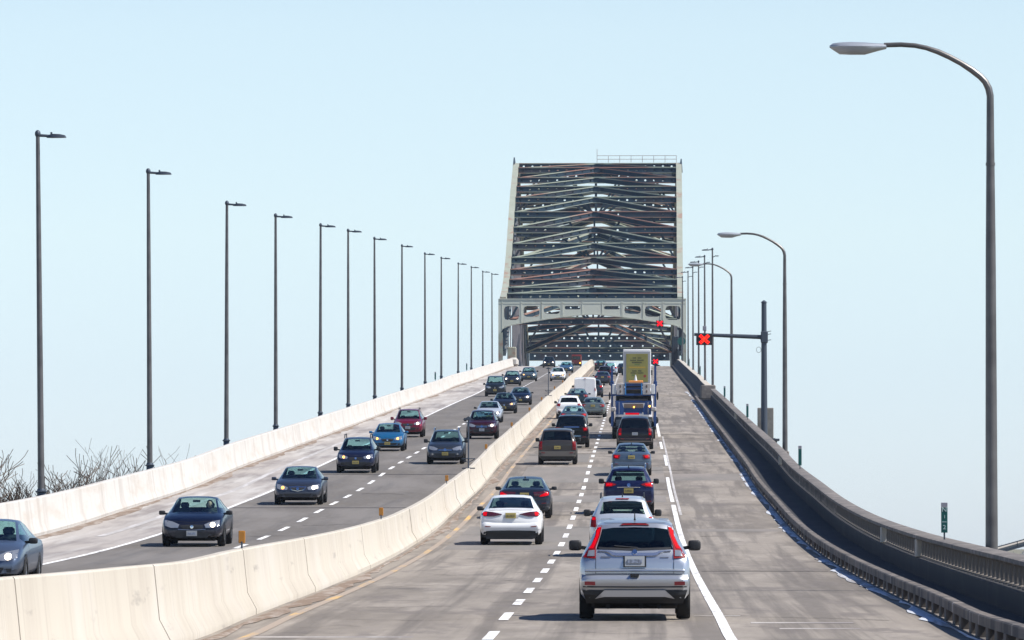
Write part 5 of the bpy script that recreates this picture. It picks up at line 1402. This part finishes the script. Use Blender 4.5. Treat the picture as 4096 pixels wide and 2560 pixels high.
for s in (-1, 1):
    for y in (16.6, 19.0):
        b = MB(); b.lathe([(-.16, .3), (-.16, .47), (-.1, .5), (.1, .5), (.16, .47), (.16, .3)], n=16); w_ = b.build('wheel', M_tyre, ch); w_.location = (s*1.0, y, .5)
b = MB(); b.bbox((0, -.1, .62), (2.3, .16, .14), .02); b.bbox((0, .1, .95), (2.1, .3, .4), .04); b.build('rear_bumper', M_steeld, ch)

# ------------------------------------------------------------------ bare trees
def bare_tree(x, y, z0, h, spread, seed, lab, group, m=M_bark, depth=5, base_r=.19, cat='tree', lean=0.0, thin=.010):
    r_ = random.Random(seed)
    root = empty('bare_tree' if cat == 'tree' else 'bare_shrub', (x, y, z0))
    tag(root, lab, cat, group)
    tb = MB(); cb = MB()
    def seg(p, d, L, rad, k, b):
        n = 4 if k < 3 else 3
        pts = [p]; rr = [rad]; q = p.copy(); dd = d.copy()
        for i in range(n):
            dd = (dd+Vector((r_.uniform(-.22, .22), r_.uniform(-.22, .22), r_.uniform(-.05, .16)))).normalized()
            q = q+dd*(L/n); pts.append(q.copy()); rr.append(max(thin, rad*(1-.4*(i+1)/n)))
        b.tube(pts, rr, 5 if k < 2 else 3, cap=False)
        return pts, dd, rr
    def grow(p, d, L, rad, k):
        pts, dd, rr = seg(p, d, L, rad, k, cb)
        if k >= depth: return
        for i in range(1, len(pts)):
            if r_.random() < .92:
                for _ in range(r_.choice((1, 2)) if k > 1 else 1):
                    a = r_.uniform(0, 2*PI); t = r_.uniform(.45, .95)
                    side = Vector((math.cos(a), math.sin(a), r_.uniform(-.1, .5)))
                    nd = (dd*math.cos(t)+side*math.sin(t)).normalized()
                    grow(pts[i], nd, L*r_.uniform(.55, .78), max(thin, rr[i]*.68), k+1)
    trunkh = h*.34
    tp, td, tr = seg(Vector((0, 0, 0)), Vector((lean, 0, 1)).normalized(), trunkh, base_r, 0, tb)
    tb.build('trunk', m, root)
    for q in range(4):
        a = 2*PI*q/4+r_.uniform(-.4, .4)
        grow(tp[-1] if q else tp[-2], Vector((math.cos(a)*spread, math.sin(a)*spread, 1)).normalized(), h*.30, tr[-1]*1.0, 1)
    cb.build('crown', m if cat == 'bush' or thin > .02 else M_twigs, root)
    return root
GT = 'bare winter trees behind the left wall'
bare_tree(-31.2, 292, -9, 13.3, .75, 3, 'wide bare tree just right of the first lamp post', GT, depth=5)
bare_tree(-28.6, 300, -9, 13.7, .60, 8, 'bare tree with many fine twigs, second to the right of the first lamp post', GT, depth=5)
bare_tree(-26.6, 312, -9, 14.5, .42, 12, 'slim upright bare tree left of the second lamp post', GT, depth=5, base_r=.12)
bare_tree(-25.4, 318, -9, 14.6, .45, 21, 'thin bare tree half hidden by the foot of the second lamp post', GT, depth=4, base_r=.10)
bare_tree(-33.5, 285, -9, 11.9, .7, 33, 'low bare tree at the left edge, left of the first lamp post', GT, depth=5)
for k, (x, y, h) in enumerate(((-29.6, 262, 12.9), (-28.9, 264, 13.0), (-28.4, 268, 13.0), (-28.0, 276, 12.9), (-27.4, 281, 13.0))):
    bare_tree(x, y, -9, h, .30, 50+k, ('dense bare bush at the left edge, leftmost of five', 'dense bare bush, second of five from the left edge', 'dense bare bush, middle of five left of the first lamp post', 'dense bare bush right behind the first lamp post', 'low bare bush just right of the first lamp post')[k],
              'dense bare bushes behind the left wall', M_twig, 5, .12, 'bush', thin=.017)
# far hazy trees on the right
GD = 'distant bare trees beyond the right parapet'
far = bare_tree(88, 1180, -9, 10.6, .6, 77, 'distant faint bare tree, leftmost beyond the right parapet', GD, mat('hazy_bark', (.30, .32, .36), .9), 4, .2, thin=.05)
for k, (x, y, s_) in enumerate(((94, 1200, .95), (100, 1190, .9), (106, 1210, 1.0), (83, 1215, .8), (78, 1230, .9), (72, 1250, .85))):
    o = far.copy(); C.objects.link(o); o.location = (x, y, -9); o.scale = (s_, s_, s_); o.rotation_euler = (0, 0, k*1.3)
    o['label'] = ('distant faint bare tree right behind the big curved lamp post', 'distant faint bare tree right of the big curved lamp post', 'distant faint bare tree at the right edge', 'distant faint bare tree between the N 1 2 sign and big lamp post', 'distant faint bare tree right of the N 1 2 sign', 'distant faint bare tree just behind the N 1 2 sign')[k]
    for ch_ in list(far.children):
        c2 = ch_.copy(); C.objects.link(c2); c2.parent = o
# distant elevated ramp at the right edge
rp = empty('distant_ramp'); tag(rp, 'distant elevated road ramp rising at the right edge behind the big lamp post', 'overpass')
b = MB(); b.bar((24.8, 400, -.42), (36, 400, 2.7), 7, .22); b.build('deck', 'barrier_concrete', rp, smooth=False)
b = MB(); b.bar((24.8, 396.4, -.15), (36, 396.4, 2.98), .15, .07); b.bar((24.8, 396.4, -.55), (36, 396.4, 2.52), .2, .16)
for k in range(8): b.bar((25+k*1.5, 396.4, -.5+k*.42), (25+k*1.5, 396.4, -.1+k*.42), .05)
b.build('guard_rail', M_steeld, rp, smooth=False)
b = MB()
for xx, zz in ((28, .2), (34, 1.9)): b.bbox((xx, 400, (zz-9)/2), (1.0, 5, 9+zz), .1)
b.build('pier', 'barrier_concrete', rp)
# piers carrying the bridge
pr = MB()
pier_y = [40, 110, 180, 250, 320, 400, 480, 560, 640, 720, 800, 880]
pp = empty('bridge_piers'); tag(pp, 'concrete piers under the roadway deck', 'pier')
for yv in pier_y:
    b = MB()
    for xx in (-15, -1): b.bbox((xx, yv, (zr(yv)-1.6-9)/2), (1.6, 1.6, 9+zr(yv)-1.6), .1)
    b.bbox((-6.2, yv, zr(yv)-1.95), (20, 1.8, .8), .1); b.build('pier', 'barrier_concrete', pp)


# ------------------------------------------------------------------ air between the camera and the arch
hz = MB(); hz.box((0, 850, 38), (2600, 2000, 96))
ho = hz.build('haze', bpy.data.materials.new('haze_air'), smooth=False); tag(ho, kind='stuff')
hm = ho.data.materials[0]; hm.use_nodes = True; hn = hm.node_tree; hn.nodes.clear()
hv = hn.nodes.new('ShaderNodeVolumePrincipled'); hv.inputs['Color'].default_value = (.62, .80, 1.0, 1)
hv.inputs['Density'].default_value = 5.5e-5; hv.inputs['Anisotropy'].default_value = 0.0
hq = hn.nodes.new('ShaderNodeOutputMaterial'); hn.links.new(hv.outputs[0], hq.inputs['Volume'])
sc.cycles.volume_bounces = 0
